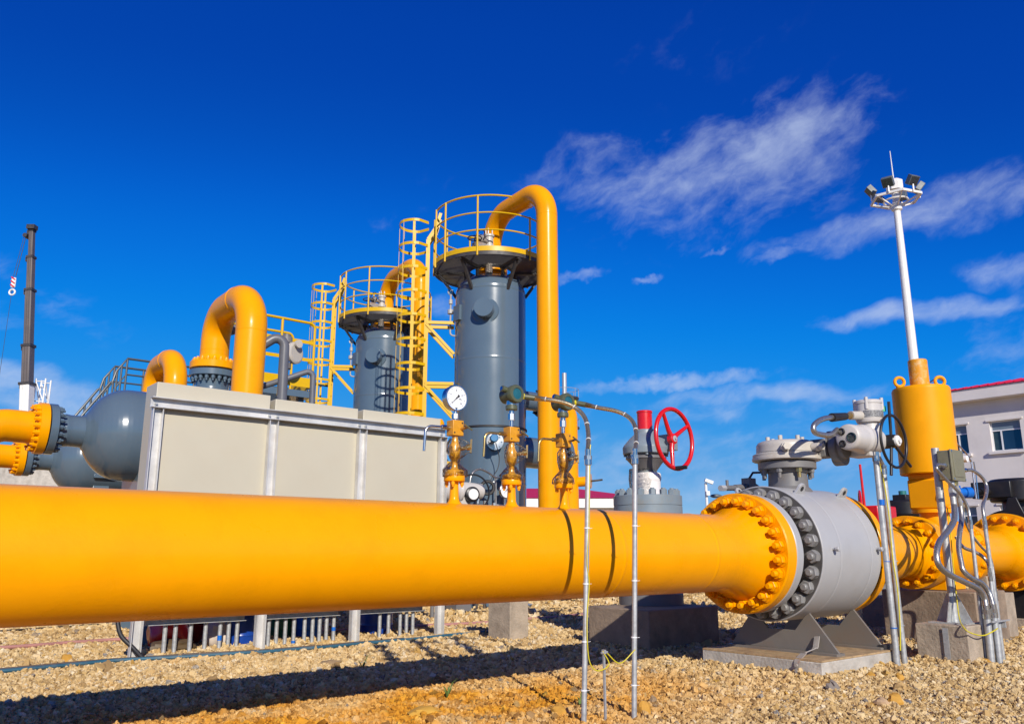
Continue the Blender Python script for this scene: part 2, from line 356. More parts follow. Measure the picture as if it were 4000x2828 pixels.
PLATE = mat('printed_black_nameplate', (.02, .02, .022), .4, var=.9, vscale=90, col2=(.20, .20, .20))
GLASS = mat('dark_window_glass', (.012, .03, .06), .05, var=.3, vscale=.7, spec=.8)
BLIND = mat('grey_blue_window_blind', (.16, .21, .26), .35, var=.06)
ALU = mat('white_aluminium_frame', (.70, .70, .72), .4, var=.05)
LENS = mat('floodlight_glass', (.03, .05, .055), .08, var=.3, vscale=6)
LAMPH = mat('floodlight_housing', (.10, .12, .135), .45, var=.15)
YWIRE = mat('yellow_green_wire', (.60, .50, .015), .4, var=.08)
HOSEB = mat('teal_blue_hose', (.025, .10, .15), .45, var=.25, vscale=5, dirt=(.3, .24, .17), dirt_amt=.4, dscale=6)
HOSEP = mat('faded_pink_hose', (.42, .20, .17), .55, var=.2, vscale=5)
RUB = mat('black_rubber', (.016, .015, .017), .55, var=.25, vscale=8)
CREAM = mat('white_paper_wrap', (.76, .73, .72), .6, var=.05, vscale=9, bump=.3, bscale=25)
GRILL = mat('grating_steel', (.10, .097, .095), .45, metal=.3, var=.3, vscale=7)
BOOM = mat('crane_boom_dark_grey', (.11, .095, .095), .5, var=.25, vscale=.5, dirt=(.2, .13, .09), dirt_amt=.5, dscale=.5)
def plastic():
    m = bpy.data.materials.new('clear_plastic_wrap'); m.use_nodes = True; nt = m.node_tree; nd, lk = nt.nodes, nt.links
    out = nd['Material Output']; nd.remove(nd['Principled BSDF'])
    tr = nd.new('ShaderNodeBsdfTransparent'); tr.inputs[0].default_value = (.93, .92, .90, 1); gl = nd.new('ShaderNodeBsdfGlossy'); setin(gl, 'Roughness', .12)
    tc = nd.new('ShaderNodeTexCoord'); n = nd.new('ShaderNodeTexNoise'); setin(n, 'Scale', 38.0); setin(n, 'Detail', 3.0); lk.new(tc.outputs['Object'], n.inputs['Vector'])
    bp = nd.new('ShaderNodeBump'); setin(bp, 'Strength', 1.0); setin(bp, 'Distance', .02); lk.new(n.outputs[0], bp.inputs['Height']); lk.new(bp.outputs[0], gl.inputs['Normal'])
    fr = nd.new('ShaderNodeFresnel'); setin(fr, 0, 1.35); lk.new(bp.outputs[0], fr.inputs['Normal'])
    mx = nd.new('ShaderNodeMixShader'); lk.new(fr.outputs[0], mx.inputs[0]); lk.new(tr.outputs[0], mx.inputs[1]); lk.new(gl.outputs[0], mx.inputs[2]); lk.new(mx.outputs[0], out.inputs[0]); return m
WRAP = plastic()

def text(s, size, m, parent, loc, ex, ey, name='lettering', ext=.0006):
    """flat print as a mesh: ex/ey are the reading directions in the thing's frame"""
    cu = bpy.data.curves.new('t', 'FONT'); cu.body = s; cu.size = size; cu.align_x = 'CENTER'; cu.align_y = 'CENTER'; cu.extrude = ext; cu.resolution_u = 2
    t = bpy.data.objects.new('t', cu); COL.objects.link(t)
    me = bpy.data.meshes.new_from_object(t.evaluated_get(bpy.context.evaluated_depsgraph_get())); bpy.data.objects.remove(t); bpy.data.curves.remove(cu)
    me.materials.clear(); me.materials.append(m); o = bpy.data.objects.new(name, me); COL.objects.link(o); o.parent = parent
    g = ORG[parent.name]; ORG[o.name] = g; ex, ey = Vector(ex), Vector(ey); ez = ex.cross(ey)
    M4 = Matrix((ex, ey, ez)).transposed().to_4x4(); M4.translation = Vector(loc) - Vector(g); o.matrix_local = M4; return o

# shared small meshes: studs with nuts, axis +x (outer end towards -x)
def stud_mesh(name, r, h, m, stud=.55, out=.9, washer=1.25):
    b = MB(); b.lathe((0, 0, 0), (-1, 0, 0), [(0, r * washer), (.008, r * washer), (.008, r * .9)], 20)
    b.lathe((-.008, 0, 0), (-1, 0, 0), [(0, r), (h * .93, r), (h, r * .93)], 6); b.lathe((-h - .008, 0, 0), (-1, 0, 0), [(-.01, r * stud), (h * out * .8, r * stud), (h * out, r * stud * .8)], 12)
    me = b.mesh(name); me.materials.append(m); return me
def bolts_joined(parent, c, axis, Rb, n, r, h, m, name='bolt_ring', ph=0.0):
    b = MB(); a, x, y = MB.basis(axis); c = Vector(c)
    for k in range(n):
        q = 2 * math.pi * k / n + ph; p = c + (x * math.cos(q) + y * math.sin(q)) * Rb
        b.lathe(p, a, [(0, r), (h, r * .9)], 6); b.lathe(p + a * h, a, [(-.002, r * .55), (h * .6, r * .5)], 8)
    return b.build(name, m, parent, kind='stuff')
VA, ZA, RP = 4.32, .98, .31
# ================================================================== ground
def gh(x, y):
    d = math.hypot(x, y)
    k = max(0.0, 1 - d / 60)
    return k * (.018 * mnoise.noise((x * .55, y * .55, 0)) + .010 * mnoise.noise((x * 1.9, y * 1.9, 3)))
def make_ground():
    n = 150
    ax = [math.sinh(5.2 * t) / math.sinh(5.2) * 1500 for t in np.linspace(-1, 1, n)]
    ay = [8 + math.sinh(5.2 * t) / math.sinh(5.2) * 1500 for t in np.linspace(-1, 1, n)]
    vs = [(x, y, gh(x, y) - .006) for y in ay for x in ax]
    fs = [(j * n + i, j * n + i + 1, (j + 1) * n + i + 1, (j + 1) * n + i) for j in range(n - 1) for i in range(n - 1)]
    me = bpy.data.meshes.new('ground'); me.from_pydata(vs, [], fs); me.polygons.foreach_set('use_smooth', [True] * len(me.polygons))
    o = bpy.data.objects.new('ground', me); COL.objects.link(o); o['kind'] = 'structure'; o['label'] = 'tan crushed stone yard surface'
    return o
def stone_colour(nt, rnd):
    """tan crushed stone, a few grey ones, ochre paint stain around the pipe foreground"""
    nd, lk = nt.nodes, nt.links
    cr = nd.new('ShaderNodeValToRGB'); e = cr.color_ramp.elements; cr.color_ramp.interpolation = 'LINEAR'
    cols = [(0, (.23, .145, .065)), (.10, (.43, .28, .115)), (.35, (.59, .415, .19)), (.6, (.67, .51, .275)), (.80, (.52, .345, .135)), (.93, (.77, .645, .43)), (.962, (.20, .19, .19)), (1.0, (.49, .29, .06))]
    e[0].position, e[0].color = cols[0][0], (*cols[0][1], 1); e[1].position, e[1].color = 1.0, (*cols[-1][1], 1)
    for p, c in cols[1:-1]: k = e.new(p); k.color = (*c, 1)
    lk.new(rnd, cr.inputs[0])
    ge = nd.new('ShaderNodeNewGeometry')
    # ochre stains: patches of the yard floor in front of the pipe
    mp = nd.new('ShaderNodeMapping'); mp.vector_type = 'TEXTURE'; mp.inputs['Location'].default_value = (-.75, 5.45, 0); mp.inputs['Rotation'].default_value = (0, 0, R(32)); mp.inputs['Scale'].default_value = (3.0, 1.3, 5); lk.new(ge.outputs['Position'], mp.inputs[0])
    ln = nd.new('ShaderNodeVectorMath'); ln.operation = 'LENGTH'; lk.new(mp.outputs[0], ln.inputs[0])
    m1 = nd.new('ShaderNodeMapRange'); m1.interpolation_type = 'SMOOTHSTEP'; lk.new(ln.outputs['Value'], m1.inputs[0])
    for i, v in ((1, 1.25), (2, .35), (3, 0.0), (4, 1.0)): m1.inputs[i].default_value = v
    nz = nd.new('ShaderNodeTexNoise'); setin(nz, 'Scale', 2.2); setin(nz, 'Detail', 5.0); lk.new(ge.outputs['Position'], nz.inputs['Vector'])
    m2 = nd.new('ShaderNodeMapRange'); lk.new(nz.outputs[0], m2.inputs[0])
    for i, v in ((1, .28), (2, .56), (3, 0.0), (4, 1.0)): m2.inputs[i].default_value = v
    m3 = nd.new('ShaderNodeMapRange'); lk.new(nz.outputs[0], m3.inputs[0])
    for i, v in ((1, .60), (2, .78), (3, 0.0), (4, .35)): m3.inputs[i].default_value = v
    mu = nd.new('ShaderNodeMath'); mu.operation = 'MULTIPLY'; lk.new(m1.outputs[0], mu.inputs[0]); lk.new(m2.outputs[0], mu.inputs[1])
    ma = nd.new('ShaderNodeMath'); ma.operation = 'MAXIMUM'; lk.new(mu.outputs[0], ma.inputs[0]); lk.new(m3.outputs[0], ma.inputs[1])
    mx = nd.new('ShaderNodeMix'); mx.data_type = 'RGBA'; mx.blend_type = 'MULTIPLY'; lk.new(ma.outputs[0], mx.inputs[0]); lk.new(cr.outputs[0], mx.inputs[6]); mx.inputs[7].default_value = (1.0, .64, .12, 1)
    # fines and damp soil: darker brown patches of the yard floor
    n2 = nd.new('ShaderNodeTexNoise'); setin(n2, 'Scale', .8); setin(n2, 'Detail', 6.0); setin(n2, 'Roughness', .65); lk.new(ge.outputs['Position'], n2.inputs['Vector'])
    m4 = nd.new('ShaderNodeMapRange'); lk.new(n2.outputs[0], m4.inputs[0])
    for i, v in ((1, .50), (2, .68), (3, 0.0), (4, .40)): m4.inputs[i].default_value = v
    m5 = nd.new('ShaderNodeMix'); m5.data_type = 'RGBA'; m5.blend_type = 'MULTIPLY'; lk.new(m4.outputs[0], m5.inputs[0]); lk.new(mx.outputs[2], m5.inputs[6]); m5.inputs[7].default_value = (.62, .50, .36, 1)
    return m5.outputs[2]
def ground_material():
    m = bpy.data.materials.new('crushed_stone_bed'); m.use_nodes = True; nt = m.node_tree; nd, lk = nt.nodes, nt.links; b = nd['Principled BSDF']; setin(b, 'Roughness', .95); setin(b, 'Specular IOR Level', .2)
    ge = nd.new('ShaderNodeNewGeometry'); vo = nd.new('ShaderNodeTexVoronoi'); setin(vo, 'Scale', 26.0); lk.new(ge.outputs['Position'], vo.inputs['Vector'])
    sp = nd.new('ShaderNodeSeparateColor'); lk.new(vo.outputs['Color'], sp.inputs[0])
    lk.new(stone_colour(nt, sp.outputs[0]), b.inputs['Base Color'])
    bp = nd.new('ShaderNodeBump'); setin(bp, 'Strength', .9); setin(bp, 'Distance', .03); bp.invert = True; lk.new(vo.outputs['Distance'], bp.inputs['Height']); lk.new(bp.outputs[0], b.inputs['Normal']); return m
def stone_material():
    m = bpy.data.materials.new('crushed_stone'); m.use_nodes = True; nt = m.node_tree; nd, lk = nt.nodes, nt.links; b = nd['Principled BSDF']; setin(b, 'Roughness', .9); setin(b, 'Specular IOR Level', .25)
    at = nd.new('ShaderNodeAttribute'); at.attribute_type = 'INSTANCER'; at.attribute_name = 'tint'
    lk.new(stone_colour(nt, at.outputs['Fac']), b.inputs['Base Color'])
    tc = nd.new('ShaderNodeTexCoord'); n = nd.new('ShaderNodeTexNoise'); setin(n, 'Scale', 3.0); setin(n, 'Detail', 4.0); lk.new(tc.outputs['Object'], n.inputs['Vector'])
    bp = nd.new('ShaderNodeBump'); setin(bp, 'Strength', .4); setin(bp, 'Distance', .01); lk.new(n.outputs[0], bp.inputs['Height']); lk.new(bp.outputs[0], b.inputs['Normal']); return m
ground = make_ground(); ground.data.materials.append(ground_material()); STONE = stone_material()

def make_gravel():
    P = []
    def patch(y0, y1, hw0, hw1, dens, s0, s1):
        hw = max(hw0, hw1); n = int((y1 - y0) * 2 * hw * dens); y = rng.uniform(y0, y1, n); x = rng.uniform(-hw, hw, n)
        lim = hw0 + (hw1 - hw0) * (y - y0) / (y1 - y0); k = np.abs(x) < lim; x, y = x[k], y[k]
        s = np.exp(rng.normal(0, .42, len(x))) * (s0 + (s1 - s0) * (y - y0) / (y1 - y0))
        P.append(np.stack([x, y, s], 1))
    patch(3.6, 6.2, 4.2, 5.4, 3000, .0080, .0088); patch(6.2, 8.5, 5.4, 6.8, 2400, .0090, .0108); patch(8.5, 12, 6.8, 9.2, 1100, .0122, .0150); patch(12, 20, 9.2, 14, 220, .021, .03); patch(20, 45, 14, 30, 22, .045, .07)
    A = np.concatenate(P); lift = np.zeros(len(A))
    # stones banked against the concrete blocks
    for (u0, u1, v0_, v1_) in ((6.30, 7.54, 3.735, 4.905), (8.07, 8.66, 3.33, 3.80), (6.57, 7.71, 5.76, 6.62), (6.04, 6.31, 7.31, 7.70), (9.55, 10.35, VA - .5, VA + .52), (12.1, 13.3, VA - .5, VA + .6)):
        m = int(2 * (u1 - u0 + v1_ - v0_) * 420); t = rng.uniform(0, 1, m); side = rng.integers(0, 4, m); dd = rng.exponential(.05, m)
        u_ = np.where(side == 0, u0 - dd, np.where(side == 1, u1 + dd, u0 + t * (u1 - u0))); v_ = np.where(side == 2, v0_ - dd, np.where(side == 3, v1_ + dd, v0_ + t * (v1_ - v0_)))
        A = np.concatenate([A, np.stack([u_ * CU - v_ * SU, u_ * SU + v_ * CU, np.exp(rng.normal(0, .4, m)) * .0095], 1)]); lift = np.concatenate([lift, np.maximum(0, .045 - dd * .35) * rng.uniform(.1, 1, m)])
    n = len(A)
    z = np.array([gh(a[0], a[1]) for a in A]) + A[:, 2] * rng.uniform(-.25, .55, n) + lift
    me = bpy.data.meshes.new('gravel'); me.vertices.add(n); me.vertices.foreach_set('co', np.stack([A[:, 0], A[:, 1], z], 1).ravel())
    a = me.attributes.new('rot', 'FLOAT_VECTOR', 'POINT'); a.data.foreach_set('vector', rng.uniform(0, 6.28, n * 3))
    sc3 = A[:, 2:3] * rng.uniform(.65, 1.35, (n, 3)); sc3[:, 2] *= .8
    a = me.attributes.new('scl', 'FLOAT_VECTOR', 'POINT'); a.data.foreach_set('vector', sc3.ravel())
    a = me.attributes.new('tint', 'FLOAT', 'POINT'); a.data.foreach_set('value', rng.uniform(0, 1, n))
    a = me.attributes.new('pick', 'INT', 'POINT'); a.data.foreach_set('value', rng.integers(0, 6, n).astype(np.int32))
    o = bpy.data.objects.new('gravel', me); COL.objects.link(o); tag(o, 'loose tan crushed stone covering the whole yard', 'gravel', kind='stuff')
    ng = bpy.data.node_groups.new('gravel', 'GeometryNodeTree'); ng.interface.new_socket('Geometry', in_out='INPUT', socket_type='NodeSocketGeometry'); ng.interface.new_socket('Geometry', in_out='OUTPUT', socket_type='NodeSocketGeometry')
    nd, lk = ng.nodes, ng.links; gi = nd.new('NodeGroupInput'); go = nd.new('NodeGroupOutput'); jg = nd.new('GeometryNodeJoinGeometry')
    for k in range(6):
        ico = nd.new('GeometryNodeMeshIcoSphere'); ico.inputs['Radius'].default_value = 1.0; ico.inputs['Subdivisions'].default_value = 2
        sp = nd.new('GeometryNodeSetPosition'); no = nd.new('ShaderNodeTexNoise'); no.noise_dimensions = '4D'; setin(no, 'W', 3.7 * k + 1); setin(no, 'Scale', 1.1); setin(no, 'Detail', 1.0)
        su = nd.new('ShaderNodeVectorMath'); su.operation = 'SUBTRACT'; lk.new(no.outputs['Color'], su.inputs[0]); su.inputs[1].default_value = (.5, .5, .5)
        mu = nd.new('ShaderNodeVectorMath'); mu.operation = 'SCALE'; lk.new(su.outputs[0], mu.inputs[0]); mu.inputs['Scale'].default_value = 2.6
        lk.new(ico.outputs['Mesh'], sp.inputs['Geometry']); lk.new(mu.outputs[0], sp.inputs['Offset'])
        sm = nd.new('GeometryNodeSetMaterial'); sm.inputs['Material'].default_value = STONE; lk.new(sp.outputs[0], sm.inputs['Geometry'])
        ss = nd.new('GeometryNodeSetShadeSmooth'); ss.inputs['Shade Smooth'].default_value = False; lk.new(sm.outputs[0], ss.inputs['Geometry'])
        gt = nd.new('GeometryNodeGeometryToInstance'); lk.new(ss.outputs[0], gt.inputs[0]); lk.new(gt.outputs[0], jg.inputs[0])
    ip = nd.new('GeometryNodeInstanceOnPoints'); lk.new(gi.outputs[0], ip.inputs['Points']); lk.new(jg.outputs[0], ip.inputs['Instance']); ip.inputs['Pick Instance'].default_value = True
    def at(nm, ty):
        q = nd.new('GeometryNodeInputNamedAttribute'); q.data_type = ty; q.inputs['Name'].default_value = nm; return q.outputs['Attribute']
    lk.new(at('pick', 'INT'), ip.inputs['Instance Index']); lk.new(at('scl', 'FLOAT_VECTOR'), ip.inputs['Scale'])
    er = nd.new('FunctionNodeEulerToRotation'); lk.new(at('rot', 'FLOAT_VECTOR'), er.inputs[0]); lk.new(er.outputs[0], ip.inputs['Rotation'])
    lk.new(ip.outputs[0], go.inputs[0])
    md = o.modifiers.new('scatter', 'NODES'); md.node_group = ng; return n
NG = make_gravel(); print('gravel', NG)

# ================================================================== main pipeline
AX = (1, 0, 0)
pl = thing('gas_pipeline', 'thick glossy yellow gas pipeline crossing the foreground', 'pipeline', (3.0, VA, 0))
b = MB(); pr = [(-14, RP)]
for q in (-7.2, .2, 4.36, 5.42): pr += [(q - .012, RP), (q - .004, RP + .003), (q + .004, RP + .003), (q + .012, RP)]
pr += [(5.60, RP), (5.70, RP + .0005), (5.78, RP + .004), (5.84, RP + .010), (5.90, RP + .021), (5.96, RP + .038), (6.01, RP + .057), (6.05, RP + .075), (6.09, RP + .092)]
b.lathe((0, VA, ZA), AX, pr, 96); b.build('pipe', YEL, pl)
b = MB(); b.lathe((0, VA, ZA), AX, [(6.08, RP - .1), (6.08, .492), (6.09, .502), (6.195, .502), (6.20, .498)], 96); fl = b.build('flange', YEL, pl)
SM = stud_mesh('bolt', .044, .042, YEL, .58, 1.0)
for k in range(24):
    q = 2 * math.pi * (k + .5) / 24; inst(SM, 'bolt', fl, (6.078, VA + .432 * math.cos(q), ZA + .432 * math.sin(q)), AX, random.uniform(0, 1))
STEM_U = (3.106, 3.582, 4.068)
def nozzle(u):
    b = MB(); b.lathe((u, VA, 0), (0, 0, 1), [(ZA + RP - .03, .062), (ZA + RP + .0, .050), (ZA + RP + .012, .038), (ZA + RP + .03, .031), (1.405, .027), (1.425, .029), (1.43, .066), (1.434, .068), (1.462, .068), (1.466, .066), (1.466, 0)], 28)
    s = b.build('nozzle', YEL, pl)
    b = MB()
    for k in range(4):
        q = math.pi / 4 + k * math.pi / 2; p = (u + .05 * math.cos(q), VA + .05 * math.sin(q), 0)
        b.cyl((p[0], p[1], 1.405), (p[0], p[1], 1.43), .013, n=6); b.cyl((p[0], p[1], 1.393), (p[0], p[1], 1.406), .008, n=8)
    b.build('bolts', YEL, s, kind='stuff')
for u in STEM_U: nozzle(u)

# the pressure take-offs that stand on the three nozzles
def takeoff(t, u, hz):
    """isolating valve, taped joint and manifold block; returns z of the block's top"""
    b = MB(); b.lathe((u, VA, 0), (0, 0, 1), [(1.468, .060), (1.472, .063), (1.495, .063), (1.50, .058), (1.503, .030), (1.52, .022), (1.56, .020), (1.575, .027), (1.585, .034), (1.615, .037), (1.655, .036), (1.675, .027), (1.70, .021), (1.722, .021)], 24)
    t1 = b.build('isolating_valve', AMBER, t)
    b = MB(); b.cyl((u + .01, VA - .01, 1.635), (u + .055, VA - .055, 1.645), .013, n=14); b.cyl((u + .055, VA - .055, 1.645), (u + .075, VA - .075, 1.65), .02, n=14); b.bar((u + .065, VA - .085, 1.61), (u + .085, VA - .065, 1.70), .012, .01); b.build('valve_handle', BRASS, t1)
    b = MB(); n = 18; prof = [(1.462, .074), (1.50, .077), (1.525, .052), (1.555, .027), (1.58, .038), (1.62, .050), (1.68, .046), (1.71, .030)]; vs = []; fs = []
    rr = random.Random(int(u * 100))
    for t_, r_ in prof:
        for k in range(n):
            g = 2 * math.pi * k / n; q = r_ * (1 + rr.uniform(-.14, .2)); ex = .045 if 1.6 < t_ < 1.7 and abs(g - 5.5) < .5 else 0
            vs.append((u + (q + ex) * math.cos(g), VA + (q + ex) * math.sin(g), t_ + rr.uniform(-.006, .006)))
    for i in range(len(prof) - 1):
        for k in range(n): fs.append((i * n + k, i * n + (k + 1) % n, (i + 1) * n + (k + 1) % n, (i + 1) * n + k))
    b.add(vs, fs); b.build('plastic_wrap', WRAP, t, label='crumpled clear plastic film taped round the valve')
    b = MB(); b.box((u, VA, 1.772), (.085, .075, .10)); mb = b.build('manifold_block', BRN, t, bev=.004)
    b = MB()
    for s1 in (-.03, .03): b.cyl((u + s1, VA - .0385, 1.772 + s1 * 1.1), (u + s1, VA - .036, 1.772 + s1 * 1.1), .006, n=10)
    b.build('screw_hole', INK, mb, kind='stuff')
    b = MB(); b.cyl((u + .02, VA - .03, 1.765), (u + .03, VA - .08, 1.77), .009, n=10); b.cyl((u + .03, VA - .08, 1.77), (u + .035, VA - .10, 1.772), .006, n=10); b.bar((u + .0, VA - .10, 1.79), (u + .065, VA - .10, 1.755), .009, .009); b.build('bleed_screw', BRASS, mb)
    b = MB(); b.cyl((u - .04, VA, 1.772), (u - .062, VA, 1.772), .012, n=12); b.cyl((u - .062, VA, 1.772), (u - .105, VA, 1.772), .016, n=6); b.path(rpath([(u - .10, VA, 1.772), (u - .215, VA + .02, 1.772), (u - .225, VA + .02, 1.61)], .045, 8), .0085, 10); b.build('vent_tube', STEEL if u < 3.3 else BRASS, t)
    return 1.822
def dial_gauge(t, c, r, dep, ax=(0, -1, 0), full=True):
    """round gauge facing -v: case, bezel, dial with scale, pointer"""
    c = Vector(c); b = MB(); b.lathe(c, ax, [(-dep * .8, 0), (-dep * .8, r * .8), (-dep * .7, r * .93), (-.004, r * .95), (0, r), (.012, r), (.016, r * .96), (.016, r * .90), (.008, r * .885)], 56)
    g = b.build('gauge_case', STEEL, t); b = MB(); b.lathe(c, ax, [(.004, r * .884), (.0102, r * .884), (.0102, 0)], 48); d = b.build('dial', DIAL, t)
    y = c.y - .0108; b = MB(); nt = 41 if full else 21
    for k in range(nt):
        q = R(225 - 270 * k / (nt - 1)); big = k % 5 == 0; r0 = r * (.70 if big else .76)
        p0 = (c.x + r0 * math.cos(q), y, c.z + r0 * math.sin(q)); p1 = (c.x + r * .81 * math.cos(q), y, c.z + r * .81 * math.sin(q)); b.bar(p0, p1, .0022 if big else .001, .0006, up=(0, 1, 0))
    b.build('scale', INK, d, kind='stuff')
    b = MB(); q = R(224); n_ = Vector((math.cos(q), 0, math.sin(q))); s_ = Vector((-n_.z, 0, n_.x)); cc = Vector((c.x, y - .004, c.z))
    poly = [cc + n_ * r * .70, cc + s_ * r * .03 - n_ * r * .05, cc + s_ * r * .10 - n_ * r * .30, cc - s_ * r * .10 - n_ * r * .30, cc - s_ * r * .03 - n_ * r * .05]
    b.add(poly + [p + Vector((0, -.001, 0)) for p in poly], [(0, 1, 2, 3, 4), (9, 8, 7, 6, 5)]); b.cyl(cc + Vector((0, .003, 0)), cc - Vector((0, .003, 0)), r * .05, n=14); b.build('pointer', INK, t)
    if full:
        for s, q in (('0', 225), ('4', 157.5), ('8', 90), ('12', 22.5), ('16', -45)): text(s, r * .19, INK, d, (c.x + r * .56 * math.cos(R(q)), y, c.z + r * .56 * math.sin(R(q))), (1, 0, 0), (0, 0, 1))
        text('MPa', r * .15, INK, d, (c.x + r * .34, y, c.z - r * .08), (1, 0, 0), (0, 0, 1))
        b = MB(); b.box((c.x, y, c.z - r * .78), (r * .2, .0008, r * .09)); b.build('maker_mark', INK, d)
u = STEM_U[0]
g = thing('pressure_gauge', 'large round white pressure gauge on the left nozzle of the yellow pipe', 'gauge', (u, VA, 1.466)); zt = takeoff(g, u, 0)
b = MB(); b.cyl((u, VA, zt), (u, VA, zt + .012), .016, n=16); b.cyl((u, VA, zt + .012), (u, VA, zt + .045), .024, n=6); b.cyl((u, VA, zt + .045), (u, VA, zt + .08), .012, n=16); b.build('gauge_stem', STEEL, g)
dial_gauge(g, (u, VA, 1.972), .088, .055)

def transmitter(u, label, hose, pole_base, pole_top, hlabel, plabel):
    t = thing('pressure_transmitter', label, 'transmitter', (u, VA, 1.466), 'olive pressure transmitters on the pipe'); zt = takeoff(t, u, 0)
    b = MB(); b.cyl((u, VA, zt), (u, VA, zt + .05), .013, n=14); b.cyl((u, VA, zt + .05), (u, VA, zt + .095), .024, n=6); b.cyl((u, VA, zt + .095), (u, VA, zt + .12), .019, n=16); b.build('connector', STEEL, t)
    b = MB(); b.lathe((u, VA, 0), (0, 0, 1), [(zt + .12, .038), (zt + .125, .042), (zt + .15, .042), (zt + .155, .036)], 28); s = b.build('sensor_foot', OLIVE, t)
    b = MB(); b.cyl((u, VA, zt + .154), (u, VA, zt + .185), .036, n=28); b.build('name_band', STEEL, t)
    c = Vector((u, VA, 2.05)); b = MB(); b.lathe(c, (0, -1, 0), [(-.075, 0), (-.075, .045), (-.068, .056), (-.02, .058), (.02, .058), (.022, .064), (.058, .064), (.066, .058), (.066, .040), (.060, .038)], 40); b.lathe((u, VA, zt + .183), (0, 0, 1), [(0, .034), (.03, .03)], 20); h = b.build('housing', OLIVE, t)
    b = MB(); b.lathe(c, (0, -1, 0), [(.055, .041), (.061, .041), (.061, 0)], 32); b.build('display', LCD, t)
    b = MB(); b.cyl(c + Vector((-.05, 0, .03)), c + Vector((-.085, 0, .035)), .022, n=20); b.build('side_plug', OLIVE, h); b = MB(); b.cyl(c + Vector((-.085, 0, .035)), c + Vector((-.092, 0, .036)), .015, n=8); b.build('plug_cap', STEEL, h)
    b = MB(); b.cyl(c + Vector((.045, 0, .005)), c + Vector((.082, -.005, .0)), .024, n=18); b.build('cable_entry', OLIVE, h)
    # cable gland and braided hose down to its conduit
    f = thing('braided_hose', hlabel, 'hose', tuple(pole_top), 'braided hoses from the transmitters'); p0, p1, p2 = Vector(hose[0]), Vector(hose[1]), Vector(hose[2])
    s0 = c + Vector((.078, -.005, .0)); b = MB(); b.cyl(s0, p0, .022, n=6); b.build('gland_nut', YWIRE, f); b = MB(); b.cyl(p0, p0.lerp(p1, .95), .020, n=18); b.build('gland', OLIVE, f); b = MB(); b.cyl(p0.lerp(p1, .95), p1.lerp(p2, .6), .022, .018, n=6); b.build('reducer', BRASS, f)
    pts = smooth(hose[1:], 8); b = MB(); b.path(pts, .0155, 14); b.build('braid', GBRAID, f)
    b = MB()
    for k in (7, 22, 36, 46):
        if k + 1 < len(pts): b.cyl(pts[k], pts[k].lerp(pts[k + 1], .35), .0175, n=14)
    b.build('cable_tie', DIAL, f, kind='stuff')
    P0, P1 = Vector(pole_base), Vector(pole_top); q = thing('conduit_pole', plabel, 'conduit', tuple(pole_base), 'steel conduit poles by the pipe')
    b = MB(); b.cyl(P0 - Vector((0, 0, .08)), P1, .0165, n=20); b.build('conduit', GALV, q)
    b = MB(); b.cyl(P1 - Vector((0, 0, .0)), P1 + Vector((0, 0, .035)), .024, n=20); b.cyl(P1 + Vector((0, 0, .035)), P1 + Vector((0, 0, .06)), .026, n=6); b.cyl(P1 + Vector((0, 0, .06)), P1 + Vector((0, 0, .10)), .019, n=16); b.build('coupling', STEEL, q)
    b = MB()
    for k in (.12, .30, .52, .74): m_ = P0.lerp(P1, k); b.cyl(m_, m_ + Vector((0, 0, .008)), .019, n=14); b.bar(m_, m_ + Vector((.03, -.02, .004)), .003, .002)
    b.build('cable_tie', DIAL, q, kind='stuff')
HA = [(3.682, 4.30, 2.047), (3.745, 4.25, 2.036), (3.78, 4.17, 2.02), (3.855, 4.081, 1.994), (3.909, 4.012, 1.949), (3.918, 3.943, 1.877), (3.876, 3.874, 1.781), (3.809, 3.805, 1.687), (3.733, 3.74, 1.60)]
HB = [(4.19, 4.31, 2.061), (4.24, 4.25, 2.044), (4.27, 4.16, 2.015), (4.332, 4.054, 1.985), (4.376, 3.976, 1.942), (4.362, 3.898, 1.872), (4.295, 3.82, 1.778), (4.199, 3.742, 1.691), (4.103, 3.67, 1.622)]
transmitter(STEM_U[1], 'olive pressure transmitter on the middle nozzle, in front of the grey tower', HA, (3.648, 3.736, 0), (3.733, 3.736, 1.53), 'braided steel hose curving from the middle transmitter to the left pole', 'left of the two thin galvanised conduit poles in the foreground')
transmitter(STEM_U[2], 'olive pressure transmitter on the right nozzle, beside the tall yellow pipe', HB, (4.008, 3.664, 0), (4.096, 3.664, 1.555), 'braided steel hose curving from the right transmitter to the right pole', 'right of the two thin galvanised conduit poles in the foreground')
# grounding stake and its yellow wire
a = toUV(.558, 5.264); b = MB(); b.box((a[0], a[1], .16), (.012, .012, .46)); b.box((a[0], a[1], .40), (.016, .022, .024)); b.cyl((a[0] - .02, a[1], .395), (a[0] + .03, a[1], .395), .008, n=6)
b.top('grounding_stake', GALV, 'short thin steel grounding stake between the two conduit poles', 'stake', (a[0], a[1], 0))
A1 = Vector((3.66, 3.715, 0)); B1 = Vector((4.02, 3.645, 0)); S = Vector((a[0], a[1], .395)); b = MB()
pts = [(3.745, 3.722, 1.66), (3.735, 3.72, 1.60), (3.722, 3.72, 1.35), (3.708, 3.72, 1.1), (3.69, 3.72, .93), (3.70, 3.715, .80), (3.678, 3.715, .62), (3.672, 3.712, .45), (3.685, 3.705, .34), (3.735, 3.69, .295), (3.80, 3.66, .33), S + Vector((-.01, 0, .01))]
b.path(smooth(pts, 6), .0034, 6); b.path(smooth([S + Vector((.02, 0, .0)), (S + Vector(B1)) / 2 + Vector((0, 0, .13)), B1 + Vector((0, 0, .40))], 8), .0034, 6)
b.top('grounding_wire', YWIRE, 'yellow green grounding wire hanging between conduit poles and stake', 'wire', (a[0], a[1], .3))

